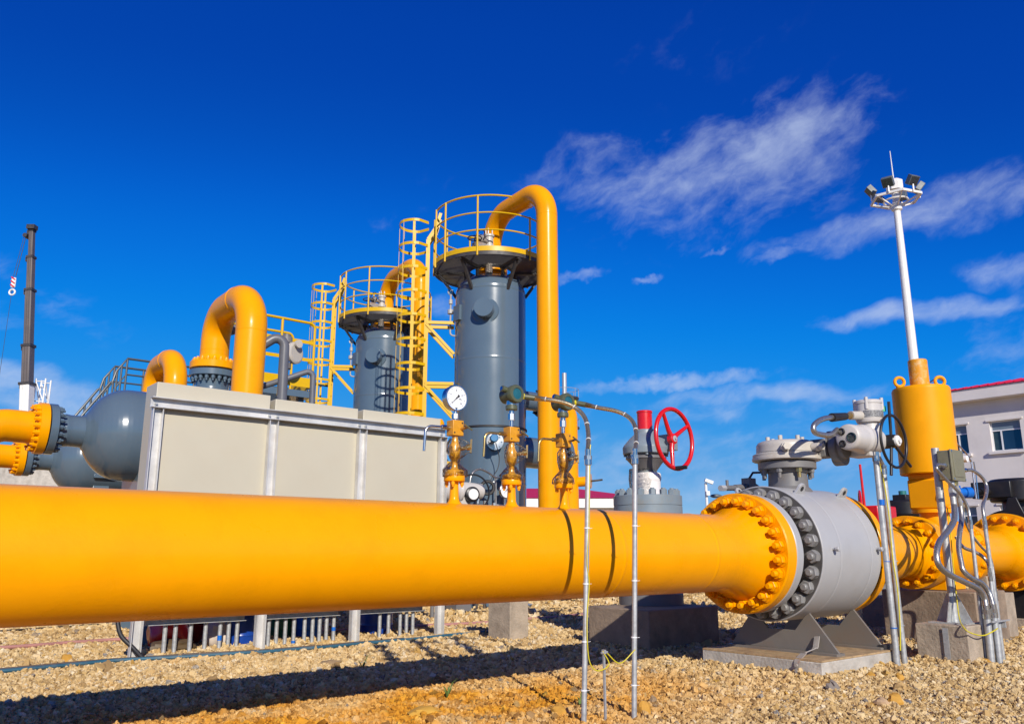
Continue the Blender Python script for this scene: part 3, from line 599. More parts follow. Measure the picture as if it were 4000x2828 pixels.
# ================================================================== big ball valve
v1 = thing('ball_valve', 'big grey ball valve on a steel stand, flanged to the foreground pipeline', 'valve', (6.95, VA, .14))
b = MB(); b.lathe((0, VA, ZA), AX, [(6.206, .30), (6.206, .494), (6.214, .502), (6.295, .502), (6.302, .496), (6.31, .40), (6.42, .385), (6.47, .40)], 96); b.build('end_flange', VALVE, v1)
b = MB(); b.lathe((0, VA, ZA), AX, [(6.464, .38), (6.464, .575), (6.47, .582), (6.74, .582), (6.745, .5795), (6.751, .5795), (6.756, .582), (7.26, .582), (7.265, .5795), (7.271, .5795), (7.276, .582), (7.435, .582), (7.445, .572), (7.45, .46)], 112); body = b.build('valve_body', VALVE, v1)
b = MB(); b.lathe((0, VA, ZA), AX, [(7.445, .45), (7.448, .555), (7.485, .558), (7.49, .50), (7.53, .50)], 80); b.build('seal_ring', BLK, v1)
NM = stud_mesh('bolt', .056, .048, NUT, .52, .65, .95)
b = MB(); b.lathe((0, VA, ZA), AX, [(6.459, .39), (6.459, .57), (6.4632, .572), (6.4632, .39)], 96); b.build('flange_face', FACE, body)  # thin ring on the bolted face, coloured darker than the rest of the body
for k in range(24):
    q = 2 * math.pi * k / 24 + .06; inst(NM, 'bolt', body, (6.462, VA + .505 * math.cos(q), ZA + .505 * math.sin(q)), AX, random.uniform(0, 1))
b = MB()
for k in range(24):
    q = 2 * math.pi * (k + .5) / 24; b.cyl((6.30, VA + .432 * math.cos(q), ZA + .432 * math.sin(q)), (6.345, VA + .432 * math.cos(q), ZA + .432 * math.sin(q)), .042, n=6)
b.build('bolt_row', YEL, v1, kind='stuff')
def lug(u, ang):
    c = Vector((u, VA + math.sin(ang) * .57, ZA + math.cos(ang) * .57)); e = Vector((0, math.sin(ang), math.cos(ang))); s = Vector((1, 0, 0))
    out = []; inn = []
    for k in range(13): q = math.pi * k / 12; out.append((math.cos(q) * .05, .06 + math.sin(q) * .05))
    poly = [(.075, 0)] + out + [(-.075, 0)]
    b = MB(); n = len(poly); hole = [(math.cos(2 * math.pi * k / 16) * .022, .062 + math.sin(2 * math.pi * k / 16) * .022) for k in range(16)]
    en = s.cross(e)
    b.prism(poly, c - en * .012, s, e, .024)
    o = b.build('lifting_lug', VALVE, v1, bev=.003)
    b = MB(); b.lathe(c - en * .0135 + e * .062, en, [(0, .023), (.027, .023)], 18); b.build('eye', INK, o)
for u_, an in ((6.66, -.5), (7.36, -.52), (6.62, .52), (7.34, .5)): lug(u_, an)
HX = MB(); HX.cyl((0, 0, 0), (-.03, 0, 0), .012, n=14); HX.lathe((-.03, 0, 0), (-1, 0, 0), [(0, .022), (.026, .022), (.03, .018)], 6); hxm = HX.mesh('plug'); hxm.materials.append(VALVE)
for u_ in (6.62, 7.36): inst(hxm, 'drain_plug', v1, (u_, VA - .58, ZA + .03), (0, 1, 0))
# stand
for k, u_ in enumerate((6.68, 7.42)):
    poly = [(-.53, .165), (.53, .165), (.275, .485), (.135, .325), (-.135, .325), (-.275, .485)]
    b = MB(); b.prism(poly, (u_ - .012, VA, 0), (0, 1, 0), (0, 0, 1), .024); b.build('stand_plate', STAND, v1, bev=.002)
    b = MB(); b.box((u_, VA, .152), (.13, 1.08, .026)); b.build('stand_foot', STAND, v1, bev=.002)
b = MB(); b.box((6.92, VA, .1365), (1.235, 1.165, .015)); b.build('base_plate', RUST, v1, label='rusty sand-covered steel plate')
b = MB(); P = rpath([(6.655, 3.97, .29), (6.60, 3.96, .20), (6.40, 3.95, .175), (6.29, 3.95, .13), (6.285, 3.95, -.02)], .04, 5)
for p, q in zip(P[:-1], P[1:]): b.bar(p, q + (q - p) * .12, .05, .008, up=(1, 0, .3))
b.cyl((6.29, 3.95, .09), (6.265, 3.95, .09), .014, n=6); b.cyl((6.29, 3.95, .045), (6.265, 3.95, .045), .014, n=6); b.build('grounding_strap', RUSTB, v1)
# bonnet, worm gear, electric actuator
US = 6.95; Zx = (0, 0, 1)
b = MB(); b.lathe((US, VA, 0), Zx, [(1.46, .24), (1.55, .205), (1.575, .18), (1.70, .175), (1.715, .20), (1.735, .20)], 48); b.build('bonnet', VDARK, v1)
b = MB(); b.lathe((US, VA, 0), Zx, [(1.735, .255), (1.74, .262), (1.80, .262), (1.803, .20), (1.815, .20)], 56); mr_ = b.build('mounting_ring', VDARK, v1)
for k in range(8):
    q = 2 * math.pi * k / 8 + .25; p = (US + .225 * math.cos(q), VA + .225 * math.sin(q)); b = MB(); b.cyl((p[0], p[1], 1.70), (p[0], p[1], 1.736), .028, n=6); b.cyl((p[0], p[1], 1.65), (p[0], p[1], 1.70), .017, n=12); b.build('bolt', BRASS if k == 5 else VDARK, mr_)
b = MB(); b.lathe((US, VA, 0), Zx, [(1.815, .30), (1.822, .312), (1.845, .312), (1.85, .305), (1.875, .305), (1.885, .285), (1.89, .26)], 64); gf = b.build('gear_flange', PALE, v1)
b = MB(); b.lathe((US, VA, 0), Zx, [(1.885, .272), (1.965, .266), (1.99, .25), (2.0, .225), (2.004, .19), (2.004, 0)], 64); b.box((US + .20, VA - .06, 1.935), (.16, .24, .09)); gh_ = b.build('gear_housing', PALE, v1, bev=.012)
for k in range(6):
    q = 2 * math.pi * k / 6 + .3; p = (US + .16 * math.cos(q), VA + .16 * math.sin(q)); b = MB(); b.cyl((p[0], p[1], 2.0), (p[0], p[1], 2.045), .02, n=12); b.build('cap_bolt', PALE, gh_)
for p, ax in (((US - .24, VA - .14, 1.92), (-.7, -.7, 0)), ((US + .02, VA - .27, 1.925), (.1, -1, 0))):
    b = MB(); a_ = Vector(ax).normalized(); b.cyl(p, Vector(p) + a_ * .06, .040, n=16); b.cyl(Vector(p) + a_ * .06, Vector(p) + a_ * .10, .034, n=6); b.build('stop_bolt', PALE, gh_)
b = MB(); b.cyl((7.19, VA - .05, 1.93), (7.19, 4.02, 1.93), .085, n=28); b.box((7.19, 4.08, 1.93), (.19, .16, .17)); b.build('worm_shaft_housing', VDARK, v1, bev=.012)
b = MB(); b.lathe((7.24, 3.99, 1.93), (0, -1, 0), [(0, .12), (.005, .13), (.07, .13), (.08, .10), (.12, .10)], 40); b.lathe((7.30, 3.97, 1.855), (0, -1, 0), [(-.05, .085), (.05, .085)], 28); b.lathe((7.20, 3.97, 2.03), (0, -1, 0), [(-.05, .06), (.05, .06)], 28); b.build('adapter_flange', VDARK, v1, bev=.006)
b = MB(); b.lathe((0, 3.74, 1.995), AX, [(7.02, .095), (7.03, .112), (7.05, .118), (7.24, .122), (7.26, .135), (7.28, .135), (7.30, .122), (7.52, .12), (7.56, .10), (7.57, .06)], 44); b.box((7.42, 3.80, 1.93), (.20, .22, .17)); b.lathe((7.47, 3.74, 2.06), Zx, [(0, .10), (.06, .085), (.12, .08)], 32); ac = b.build('actuator_body', PINKW, v1, bev=.008)
for (dy, dz, m_, r_) in ((-.045, -.01, LENS, .046), (.045, .05, RED, .034), (.045, -.06, RED, .034)):
    b = MB(); b.lathe((7.032, 3.74 + dy, 1.995 + dz), (-1, 0, 0), [(0, r_), (.018, r_), (.022, r_ * .85), (.012, r_ * .75), (.012, 0)], 24); b.build('window', LENS if m_ is LENS else BLK, ac)
b = MB(); b.lathe((7.47, 3.74, 0), Zx, [(2.165, .112), (2.19, .122), (2.335, .122), (2.34, .128), (2.36, .128), (2.372, .118), (2.376, 0)], 48)
for k in range(4): q = R(20 + 90 * k); b.cyl((7.47 + .118 * math.cos(q), 3.74 + .118 * math.sin(q), 2.28), (7.47 + .118 * math.cos(q), 3.74 + .118 * math.sin(q), 2.392), .016, n=12)
hd = b.build('terminal_head', PINKW, v1)
b = MB(); b.band((7.47, 3.74, 2.205), .1225, .062, .003, R(185), R(330), 30); b.build('nameplate', PLATE, hd)
b = MB(); b.cyl((7.47 + .09, 3.74 - .085, 2.295), (7.47 + .10, 3.74 - .095, 2.295), .016, n=16); b.box((7.565, 3.645, 2.295), (.035, .035, .05), rz=R(-45)); b.build('indicator', GREENM, hd)
b = MB(); b.cyl((7.37, 3.76, 2.225), (7.22, 3.79, 2.215), .042, n=20); b.build('cable_entry', PALE, hd)
b = MB(); b.cyl((7.24, 3.79, 2.216), (7.13, 3.8, 2.20), .03, n=8); b.build('brass_nut', BRASS, hd); b = MB(); b.cyl((7.14, 3.8, 2.20), (6.90, 3.8, 2.165), .034, .040, n=20); b.build('rubber_sleeve', RUB, hd)
b = MB(); b.path(smooth([(6.92, 3.8, 2.168), (6.78, 3.8, 2.145), (6.66, 3.8, 2.106), (6.58, 3.8, 2.055), (6.59, 3.8, 2.003), (6.71, 3.8, 1.992), (6.85, 3.8, 2.002), (7.03, 3.83, 2.07)], 6), .024, 14); b.build('braided_hose', BRAID, v1)
WC = Vector((7.57, 3.58, 1.985)); b = MB(); b.ring(WC, (0, 1, 0), .243, .0135, 56, 10)
hw = b.build('handwheel', BLK, v1)
for q, l in ((93, .37), (-37, .36), (-110, .34)): d = Vector((math.cos(R(q)), 0, math.sin(R(q)))); b = MB(); b.cyl(WC + d * .03 + Vector((0, .02, 0)), WC + d * l, .014, n=10); b.build('spoke', BLK, hw)
b = MB(); b.lathe(WC, (0, -1, 0), [(-.13, .065), (-.03, .065), (.02, .06), (.03, .05)], 28); b.build('hub', BLK, hw); b = MB(); b.lathe(WC, (0, -1, 0), [(.028, .052), (.045, .05), (.05, .044), (.05, 0)], 28); b.cyl(WC + Vector((0, -.05, 0)), WC + Vector((0, -.065, 0)), .026, n=6); b.build('hub_cap', WHITE, hw)
# drain valve behind the flange
b = MB(); b.path([(7.2, 4.75, 1.55), (7.05, 4.75, 1.61), (6.9, 4.75, 1.60), (6.72, 4.75, 1.582)], .032, 14); b.box((6.95, 4.75, 1.63), (.11, .09, .11)); b.cyl((6.72, 4.75, 1.582), (6.55, 4.75, 1.572), .026, n=14); b.cyl((6.6, 4.75, 1.575), (6.6, 4.75, 1.65), .014, n=10); dv = b.build('bleed_valve', VDARK, v1)
b = MB(); b.lathe((6.56, 4.75, 1.572), (-1, 0, -.05), [(0, .03), (.07, .03)], 6); b.build('cap', VALVE, dv); b = MB(); b.path([(6.95, 4.75, 1.68), (6.97, 4.75, 1.69), (7.03, 4.75, 1.745), (7.30, 4.75, 1.765)], .011, 8); b.build('lever', DARKST, dv)
b = MB(); b.bb((6.30, 3.735, -.2), (7.54, 4.905, .1285)); b.top('concrete_pad', CONCP, 'low pale concrete pad under the big grey ball valve', 'concrete base', (6.92, VA, -.2), bev=.008)
# two conduits rising to the electric actuator
for k, (p0, p1, lb) in enumerate((((7.44, 3.69, 0), (7.44, 3.70, 1.80), 'left of two galvanised conduits rising to the electric actuator'), ((7.72, 3.76, 0), (7.70, 3.77, 1.70), 'right of two galvanised conduits rising to the electric actuator'))):
    t = thing('actuator_conduit', lb, 'conduit', p0, 'conduits to the electric actuator'); p0, p1 = Vector(p0), Vector(p1)
    b = MB(); b.cyl(p0 - Vector((0, 0, .1)), p1, .0275, n=22); b.build('conduit', GALV, t)
    b = MB(); b.cyl(p1, p1 + Vector((0, 0, .05)), .033, n=18); b.cyl(p1 + Vector((0, 0, .05)), p1 + Vector((0, 0, .085)), .036, n=6); b.build('coupling', STEEL, t)
    e = Vector((7.45, 3.74, 1.93)) if k == 0 else Vector((7.52, 3.76, 1.92)); b = MB(); b.path(smooth([p1 + Vector((0, 0, .08)), p1.lerp(e, .6) + Vector((.02, 0, .03)), e], 6), .022, 12); b.build('braided_hose', BRAID, t)
    b = MB(); b.cyl(p0 + Vector((0, 0, .33)), p0 + Vector((0, 0, .338)), .031, n=16); b.cyl(p0 + Vector((0, 0, .9)), p0 + Vector((0, 0, .906)), .030, n=16)
    if k == 0: b.cyl(p0 + Vector((0, 0, 1.40)), p0 + Vector((0, 0, 1.45)), .0285, n=20)
    b.build('band', BLUE if k == 0 else GALV, t, kind='stuff')
b = MB(); b.path(smooth([(7.50, 3.71, 1.83), (7.55, 3.70, 1.6), (7.56, 3.69, 1.3), (7.55, 3.69, .95), (7.56, 3.68, .65), (7.54, 3.68, .35), (7.50, 3.68, .14)], 8), .006, 6); b.top('ground_lead', YWIRE, 'yellow green wire running down between the actuator conduits', 'wire')
b = MB(); b.box((7.50, 3.80, .16), (.20, .05, .05)); b.top('angle_bracket', DARKST, 'small dark steel bracket holding the actuator conduits at the pad', 'bracket')
# ================================================================== pipeline beyond the ball valve
p2 = thing('yellow_pipe_run', 'yellow flanged pipe run to the right of the big grey ball valve', 'pipeline', (9.0, VA, 0))
b = MB(); b.lathe((0, VA, ZA), AX, [(7.51, .40), (7.51, .565), (7.515, .57), (7.625, .57), (7.63, .56), (7.635, .42), (7.72, .36), (7.82, .325)], 80); f = b.build('flange', YEL, p2); bolts_joined(f, (7.63, VA, ZA), AX, .49, 24, .043, .045, YEL)
b = MB(); b.lathe((0, VA, ZA), AX, [(7.80, .325), (8.24, .322), (8.25, .334), (8.262, .334), (8.272, .322), (8.40, .32), (8.62, .30), (8.66, .296), (8.67, .302), (8.68, .296), (8.95, .265), (9.05, .255), (9.12, .27), (9.19, .31)], 72); b.build('reducer', YEL, p2)
b = MB(); b.lathe((0, VA, ZA), AX, [(9.19, .25), (9.19, .385), (9.195, .39), (9.295, .39), (9.30, .385)], 72); f = b.build('flange', YEL, p2)
SM2 = stud_mesh('bolt', .037, .036, YEL, .6, .8)
for k in range(16):
    q = 2 * math.pi * (k + .3) / 16; inst(SM2, 'bolt', f, (9.188, VA + .325 * math.cos(q), ZA + .325 * math.sin(q)), AX, random.uniform(0, 1))
v2 = thing('yellow_actuated_valve', 'yellow ball valve with tall cylindrical spring actuator on top', 'valve', (9.95, VA, .62))
b = MB(); b.lathe((0, VA, ZA), AX, [(9.306, .30), (9.306, .385), (9.40, .388), (9.405, .34), (9.48, .31), (9.60, .335), (9.80, .36), (10.05, .36), (10.25, .335), (10.37, .31), (10.44, .34), (10.444, .355), (10.50, .358), (10.505, .30)], 72); vb = b.build('valve_body', YEL, v2)
b = MB(); b.box((9.95, VA, .62), (.50, .30, .10)); b.build('valve_foot', YEL, v2, bev=.006)
b = MB(); b.cyl((9.95, VA, 1.28), (9.95, VA, 1.44), .16, n=32); b.cyl((9.95, VA, 1.42), (9.95, VA, 1.46), .24, n=40); b.build('bonnet', YACT, v2)
b = MB(); b.box((9.95, VA, 1.63), (.44, .36, .34)); hs_ = b.build('yoke_housing', YACT, v2, bev=.02)
b = MB(); b.lathe((9.82, VA - .185, 1.60), (0, -1, 0), [(0, .12), (.02, .12), (.03, .10), (.03, 0)], 36); b.build('cover_bulge', YACT, hs_)
b = MB(); b.box((10.09, VA - .183, 1.62), (.14, .012, .26)); b.build('dark_panel', BLK, hs_); b = MB(); b.box((10.09, VA - .192, 1.70), (.09, .01, .02)); b.box((10.09, VA - .192, 1.55), (.09, .01, .02)); b.build('panel_label', YWIRE, hs_)
b = MB(); b.box((9.95, VA, 1.83), (.40, .34, .06)); b.build('yoke_plate', YACT, v2, bev=.006)
b = MB(); b.lathe((9.95, VA, 0), Zx, [(1.862, .20), (1.862, .312), (1.872, .32), (2.86, .32), (2.885, .308), (2.892, .28), (2.895, 0)], 72); cyl_ = b.build('spring_cylinder', YACT, v2)
b = MB(); b.lathe((9.95, VA, 0), Zx, [(2.89, .108), (3.225, .108), (3.235, .10), (3.235, 0)], 36); b.build('spring_cap', mat('chipped_yellow_paint', (.70, .29, .005), .5, var=.08, dirt=(.72, .60, .35), dirt_amt=.95, dscale=9), v2, label='stub with chipped yellow paint')
for s in (-1, 1): b = MB(); b.ring((9.95 + .165 * s, VA - .165 * s, 2.972), (1, 1, 0), .054, .019, 28, 10); b.cyl((9.95 + .165 * s, VA - .165 * s, 2.89), (9.95 + .165 * s, VA - .165 * s, 2.92), .045, n=16); b.build('lifting_eye', YACT, v2)
b = MB(); b.path(rpath([(10.05, VA, 2.93), (10.33, VA - .05, 3.06), (10.45, VA - .08, 3.03), (10.40, VA - .10, 2.33), (10.62, VA - .16, 2.16), (10.70, VA - .18, 2.05), (10.66, VA - .2, 1.60)], .03, 5), .0105, 10); b.path(rpath([(10.72, VA - .2, 2.05), (10.74, VA - .2, 1.9), (10.72, VA - .2, 1.60)], .03, 5), .008, 8); b.build('impulse_tube', STEEL, v2)
b = MB(); b.lathe((10.42, VA - .25, 2.06), (0, -1, 0), [(-.04, .04), (0, .04), (.003, .035), (.003, 0)], 24); b.build('small_gauge', DIAL, v2)
b = MB(); b.lathe((0, VA, ZA), AX, [(10.512, .27), (10.512, .345), (10.61, .348), (10.615, .30), (10.72, .275), (10.80, .268), (11.55, .268), (11.62, .275), (11.80, .32), (11.88, .36)], 72); f3 = b.build('pipe', YEL, p2)
SM3 = stud_mesh('bolt', .032, .034, YACT, .6, .8)
for k in range(16):
    q = 2 * math.pi * (k + .2) / 16; inst(SM3, 'bolt', vb, (10.442, VA + .325 * math.cos(q), ZA + .325 * math.sin(q)), AX, random.uniform(0, 1))
b = MB(); b.prism([(0, -.015), (.05, -.015), (.05, -.03), (.085, 0), (.05, .03), (.05, .015), (0, .015)], (9.98, VA - .362, ZA + .02), (1, 0, 0), (0, 0, 1), .002); b.build('flow_arrow', RED, v2)
b = MB(); b.lathe((0, VA, ZA), AX, [(11.87, .32), (11.87, .485), (11.875, .49), (11.99, .49), (11.995, .485)], 80); f = b.build('flange', YEL, p2)
for k in range(20):
    q = 2 * math.pi * (k + .4) / 20; inst(SM2, 'bolt', f, (11.868, VA + .425 * math.cos(q), ZA + .425 * math.sin(q)), AX, random.uniform(0, 1))
# black valve at the frame edge
v3 = thing('black_geared_valve', 'black valve with gear operator bolted to the far right flange', 'valve', (12.6, VA, .5))
b = MB(); b.lathe((0, VA, ZA), AX, [(12.0, .36), (12.0, .49), (12.10, .49), (12.11, .42), (12.20, .41), (12.2, .55), (12.34, .56), (13.1, .56), (13.2, .5)], 72); b.build('valve_body', BLK, v3)
b = MB(); b.prism([(-.14, 0), (.14, 0), (.05, .26), (-.05, .26)], (12.05, VA - .1, ZA + .44), (0, 1, 0), (0, 0, 1), .03); b.build('lifting_lug', BLK, v3, bev=.01)
b = MB(); b.cyl((12.62, VA, 1.45), (12.62, VA, 1.66), .22, n=36); b.lathe((12.62, VA, 0), Zx, [(1.64, .34), (1.66, .36), (1.92, .36), (1.95, .33), (1.95, 0)], 44); b.box((12.45, VA + .2, 1.80), (.5, .5, .22)); b.build('gear_operator', BLK, v3, bev=.012); b = MB(); b.cyl((12.2, VA + .25, 1.78), (12.0, VA + .27, 1.77), .05, n=12); b.cyl((12.0, VA + .27, 1.77), (11.93, VA + .28, 1.77), .035, n=8); b.build('input_shaft', BLK, v3)
b = MB(); b.bb((12.1, VA - .5, -.2), (13.3, VA + .6, .14)); b.top('concrete_footing', CONC, 'low concrete footing under the black valve at the right edge', 'concrete base', bev=.01)
b = MB(); b.bb((12.2, VA - .3, .143), (13.1, VA + .4, .44)); b.top('valve_skid', BLK, 'black steel skid carrying the black geared valve', 'skid', bev=.01)
# concrete under the actuated valve
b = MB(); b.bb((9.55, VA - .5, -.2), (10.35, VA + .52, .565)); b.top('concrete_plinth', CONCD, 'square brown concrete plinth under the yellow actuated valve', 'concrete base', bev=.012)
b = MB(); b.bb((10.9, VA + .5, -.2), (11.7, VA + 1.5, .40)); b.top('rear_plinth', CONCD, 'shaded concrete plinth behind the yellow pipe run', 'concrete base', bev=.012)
b = MB(); b.box((10.9, VA - .05, .60), (.22, .22, .2)); b.box((10.9, VA - .05, .25), (.5, .5, .52)); b.top('pipe_support_block', CONC, 'stepped concrete support block under the right yellow pipe', 'concrete base', bev=.01)

# junction box on its post, small concrete block, blue transmitter, hoses and conduits
b = MB(); b.bb((8.07, 3.33, -.2), (8.66, 3.80, .335)); b.top('concrete_block', CONC, 'small square concrete block carrying the galvanised junction box post', 'concrete base', bev=.01)
jp = thing('junction_box_post', 'galvanised post with olive grey junction box beside the yellow actuator', 'junction box', (8.37, 3.56, .335))
b = MB(); b.cyl((8.37, 3.56, .335), (8.37, 3.56, 1.98), .036, n=24); b.build('post', GALV, jp)
for q in range(4):
    d = Vector((math.cos(R(90 * q)), math.sin(R(90 * q)), 0)); b = MB(); b.prism([(0, 0), (.13, 0), (.01, .26), (0, .26)], Vector((8.37, 3.56, .345)) + d * .034 - d.cross(Vector((0, 0, 1))) * .004, d, (0, 0, 1), .008); b.build('gusset', GALV, jp)
b = MB(); b.box((8.37, 3.56, .342), (.34, .34, .014)); b.build('foot_plate', GALV, jp)
b = MB(); b.box((8.42, 3.455, 1.80), (.27, .12, .285)); jb = b.build('box', OLIVB, jp, bev=.008)
b = MB(); b.box((8.42, 3.388, 1.80), (.285, .016, .30)); jd = b.build('box_lid', OLIVB, jb, bev=.004)
b = MB(); b.box((8.42, 3.378, 1.80), (.21, .008, .225)); b.build('raised_panel', OLIVB, jb, bev=.003)
b = MB()
for i in range(7): b.box((8.42 + .01 * math.sin(i * 5), 3.3735, 1.86 - i * .022), (.09 + .03 * math.cos(i * 3), .002, .007))
b.build('embossed_text_lines', OLIVB, jb, kind='stuff')
b = MB()
for sx in (-.125, .125):
    for sz in (-.132, .132): b.cyl((8.42 + sx, 3.381, 1.80 + sz), (8.42 + sx, 3.374, 1.80 + sz), .009, n=8)
b.build('screw', STEEL, jb, kind='stuff')
def gland(p, q, r, m=STEEL): b = MB(); b.cyl(p, q, r, n=16); b.cyl(Vector(p).lerp(Vector(q), .3), Vector(p).lerp(Vector(q), .6), r * 1.25, n=6); return b.build('gland', m, jp)
gland((8.285, 3.44, 1.79), (8.16, 3.41, 1.785), .02); gland((8.555, 3.44, 1.77), (8.65, 3.41, 1.77), .022); gland((8.36, 3.44, 1.66), (8.34, 3.43, 1.40), .028, GALV); gland((8.46, 3.45, 1.66), (8.58, 3.47, 1.42), .028, GALV); gland((8.42, 3.44, 1.66), (8.42, 3.44, 1.61), .034, BRASS)
bt = thing('blue_transmitter', 'bright blue pressure transmitter below the olive grey junction box', 'transmitter', (8.72, 3.50, 1.37))
c = Vector((8.72, 3.50, 1.56)); b = MB(); b.lathe(c, (1, -.55, 0), [(-.10, .035), (-.095, .046), (-.02, .05), (.0, .044), (.03, .044), (.035, .056), (.10, .056), (.108, .048), (.108, .03)], 32); b.cyl(c + Vector((-.02, 0, -.03)), c + Vector((-.02, 0, -.10)), .026, n=18); b.build('housing', BLUE, bt)
b = MB(); b.cyl(c + Vector((-.02, 0, -.10)), c + Vector((-.02, 0, -.145)), .02, n=6); b.cyl(c + Vector((-.02, 0, -.145)), c + Vector((-.02, 0, -.19)), .016, n=12); b.build('gland', BRASS, bt)
b = MB(); b.lathe(c + Vector((1, -.55, 0)).normalized() * .1, (1, -.55, 0), [(.006, .034), (.009, .03), (.009, 0)], 20); b.build('sight_glass', LENS, bt)
b = MB(); b.box(c + Vector((-.06, 0, .055)), (.03, .03, .02)); b.build('tag_bracket', BLUE, bt)
HOSES = [
 ([(8.17, 3.41, 1.785), (8.02, 3.40, 1.783), (7.94, 3.38, 1.74), (8.055, 3.37, 1.66), (8.22, 3.37, 1.59), (8.36, 3.36, 1.51), (8.42, 3.34, 1.39), (8.41, 3.33, 1.30)], .0155, (8.385, 3.33, 0), .0175, 'braided hose looping from the box left side to a thin conduit'),
 ([(8.65, 3.40, 1.77), (8.733, 3.377, 1.77), (8.867, 3.353, 1.713), (8.902, 3.33, 1.626), (8.793, 3.307, 1.521), (8.625, 3.283, 1.417), (8.57, 3.265, 1.30)], .0165, (8.60, 3.26, 0), .0185, 'braided hose bulging from the box right side to the rightmost front conduit'),
 ([(8.34, 3.43, 1.42), (8.203, 3.387, 1.28), (8.003, 3.374, 1.168), (7.777, 3.361, 1.071), (7.659, 3.348, .958), (7.664, 3.335, .866), (7.804, 3.322, .794), (8.048, 3.309, .727), (8.302, 3.296, .659), (8.39, 3.283, .572), (8.373, 3.27, .49)], .027, (8.343, 3.27, 0), .031, 'thick braided hose making the widest s-bend left of the post'),
 ([(8.58, 3.47, 1.43), (8.52, 3.45, 1.29), (8.36, 3.42, 1.152), (8.26, 3.40, 1.02), (8.20, 3.37, .893), (8.18, 3.35, .819), (8.25, 3.32, .754), (8.404, 3.29, .699), (8.46, 3.26, .613), (8.43, 3.23, .50)], .024, (8.41, 3.225, 0), .029, 'thick braided hose passing behind the post to the second fat conduit'),
 ([(8.46, 3.50, 1.13), (8.486, 3.452, 1.032), (8.569, 3.404, .993), (8.626, 3.356, .954), (8.632, 3.308, .889), (8.53, 3.26, .82)], .016, (8.49, 3.25, 0), .0175, 'short braided hose with one bend right of the post'),
 ([(8.70, 3.50, 1.38), (8.71, 3.49, 1.26), (8.77, 3.47, 1.143), (8.90, 3.45, 1.035), (9.02, 3.44, .961), (9.06, 3.43, .862), (9.03, 3.42, .62)], .0125, (9.02, 3.42, 0), .015, 'thin braided hose from the blue transmitter to the rearmost conduit')]
for pts, r, base, rc, lb in HOSES:
    e = Vector(pts[-1]); t = thing('hose_and_conduit', lb, 'conduit', base, 'hoses and conduits beside the junction box post')
    b = MB(); b.path(smooth(pts, 7), r, 14); b.build('braided_hose', BRAID, t)
    bs = Vector(base); b = MB(); b.cyl(bs - Vector((0, 0, .1)), e + Vector((0, 0, -.08)), rc, n=20); b.build('conduit', GALV, t)
    b = MB(); b.cyl(e + Vector((0, 0, -.10)), e + Vector((0, 0, -.06)), rc * 1.18, n=18); b.cyl(e + Vector((0, 0, -.06)), e + Vector((0, 0, -.02)), rc * 1.25, n=6); b.cyl(e + Vector((0, 0, -.02)), e + Vector((0, 0, .02)), rc * 1.02, n=16); b.build('coupling', STEEL, t)
b = MB(); b.bb((8.30, 3.20, .36), (8.70, 3.215, .375)); b.bb((8.62, 3.215, .30), (8.64, 3.34, .37)); b.top('conduit_clamp_rail', GALV, 'thin steel rail clamping the bundle of conduits at the block', 'clamp rail')
b = MB(); b.path(smooth([(8.40, 3.52, 1.40), (8.36, 3.50, 1.2), (8.34, 3.50, .9), (8.33, 3.50, .6), (8.24, 3.46, .40), (8.05, 3.36, .34), (8.03, 3.30, .29), (8.2, 3.26, .255), (8.36, 3.235, .28), (8.40, 3.2, .31)], 6), .0055, 6); b.top('block_ground_wire', YWIRE, 'yellow wire looped over the front of the small concrete block', 'wire')
b = MB(); b.box((8.055, 3.52, .14), (.006, .05, .34)); b.top('flat_ground_bar', GALV, 'flat galvanised bar running down the small concrete block', 'bar')

# ================================================================== red handwheel valve on its pedestal
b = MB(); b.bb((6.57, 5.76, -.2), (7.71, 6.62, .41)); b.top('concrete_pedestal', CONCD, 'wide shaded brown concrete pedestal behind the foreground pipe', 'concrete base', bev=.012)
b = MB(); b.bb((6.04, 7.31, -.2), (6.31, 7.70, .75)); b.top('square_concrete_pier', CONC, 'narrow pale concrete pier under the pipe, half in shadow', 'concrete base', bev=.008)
gv = thing('handwheel_valve', 'grey valve with red handwheel and red stem cover behind the pipe', 'valve', (7.35, 6.4, .41))
GV = mat('blue_grey_valve_paint', (.20, .245, .275), .42, var=.08, vscale=6, dirt=(.28, .20, .08), dirt_amt=.35, dscale=5); cu, cv = 7.35, 6.4
b = MB(); b.lathe((cu, cv, 0), Zx, [(.412, .36), (.412, .36), (.53, .36), (.54, .25), (.62, .24)], 48); b.build('base', VDARK, gv)
b = MB(); b.lathe((cu, cv, 0), Zx, [(.58, .30), (.75, .40), (1.0, .45), (1.2, .40), (1.36, .32), (1.40, .32)], 56); b.build('valve_body', GV, gv)
b = MB(); b.lathe((cu, cv, 0), Zx, [(1.40, .385), (1.405, .392), (1.488, .392), (1.49, .386), (1.497, .386), (1.50, .392), (1.605, .392), (1.61, .386), (1.61, 0)], 64); fl = b.build('bonnet_flange', GV, gv)
NB = MB(); NB.lathe((0, 0, 0), (1, 0, 0), [(0, .042), (.055, .042), (.06, .036)], 6); NB.cyl((.06, 0, 0), (.075, 0, 0), .024, n=10); nbm = NB.mesh('bolt'); nbm.materials.append(GV)
for k in range(16): q = 2 * math.pi * k / 16 + .1; inst(nbm, 'bolt', fl, (cu + .335 * math.cos(q), cv + .335 * math.sin(q), 1.61), (0, 0, 1), random.uniform(0, 1))
b = MB(); b.lathe((cu, cv, 0), Zx, [(1.61, .135), (1.63, .125), (1.90, .12), (1.93, .13)], 32); b.build('neck', GV, gv)
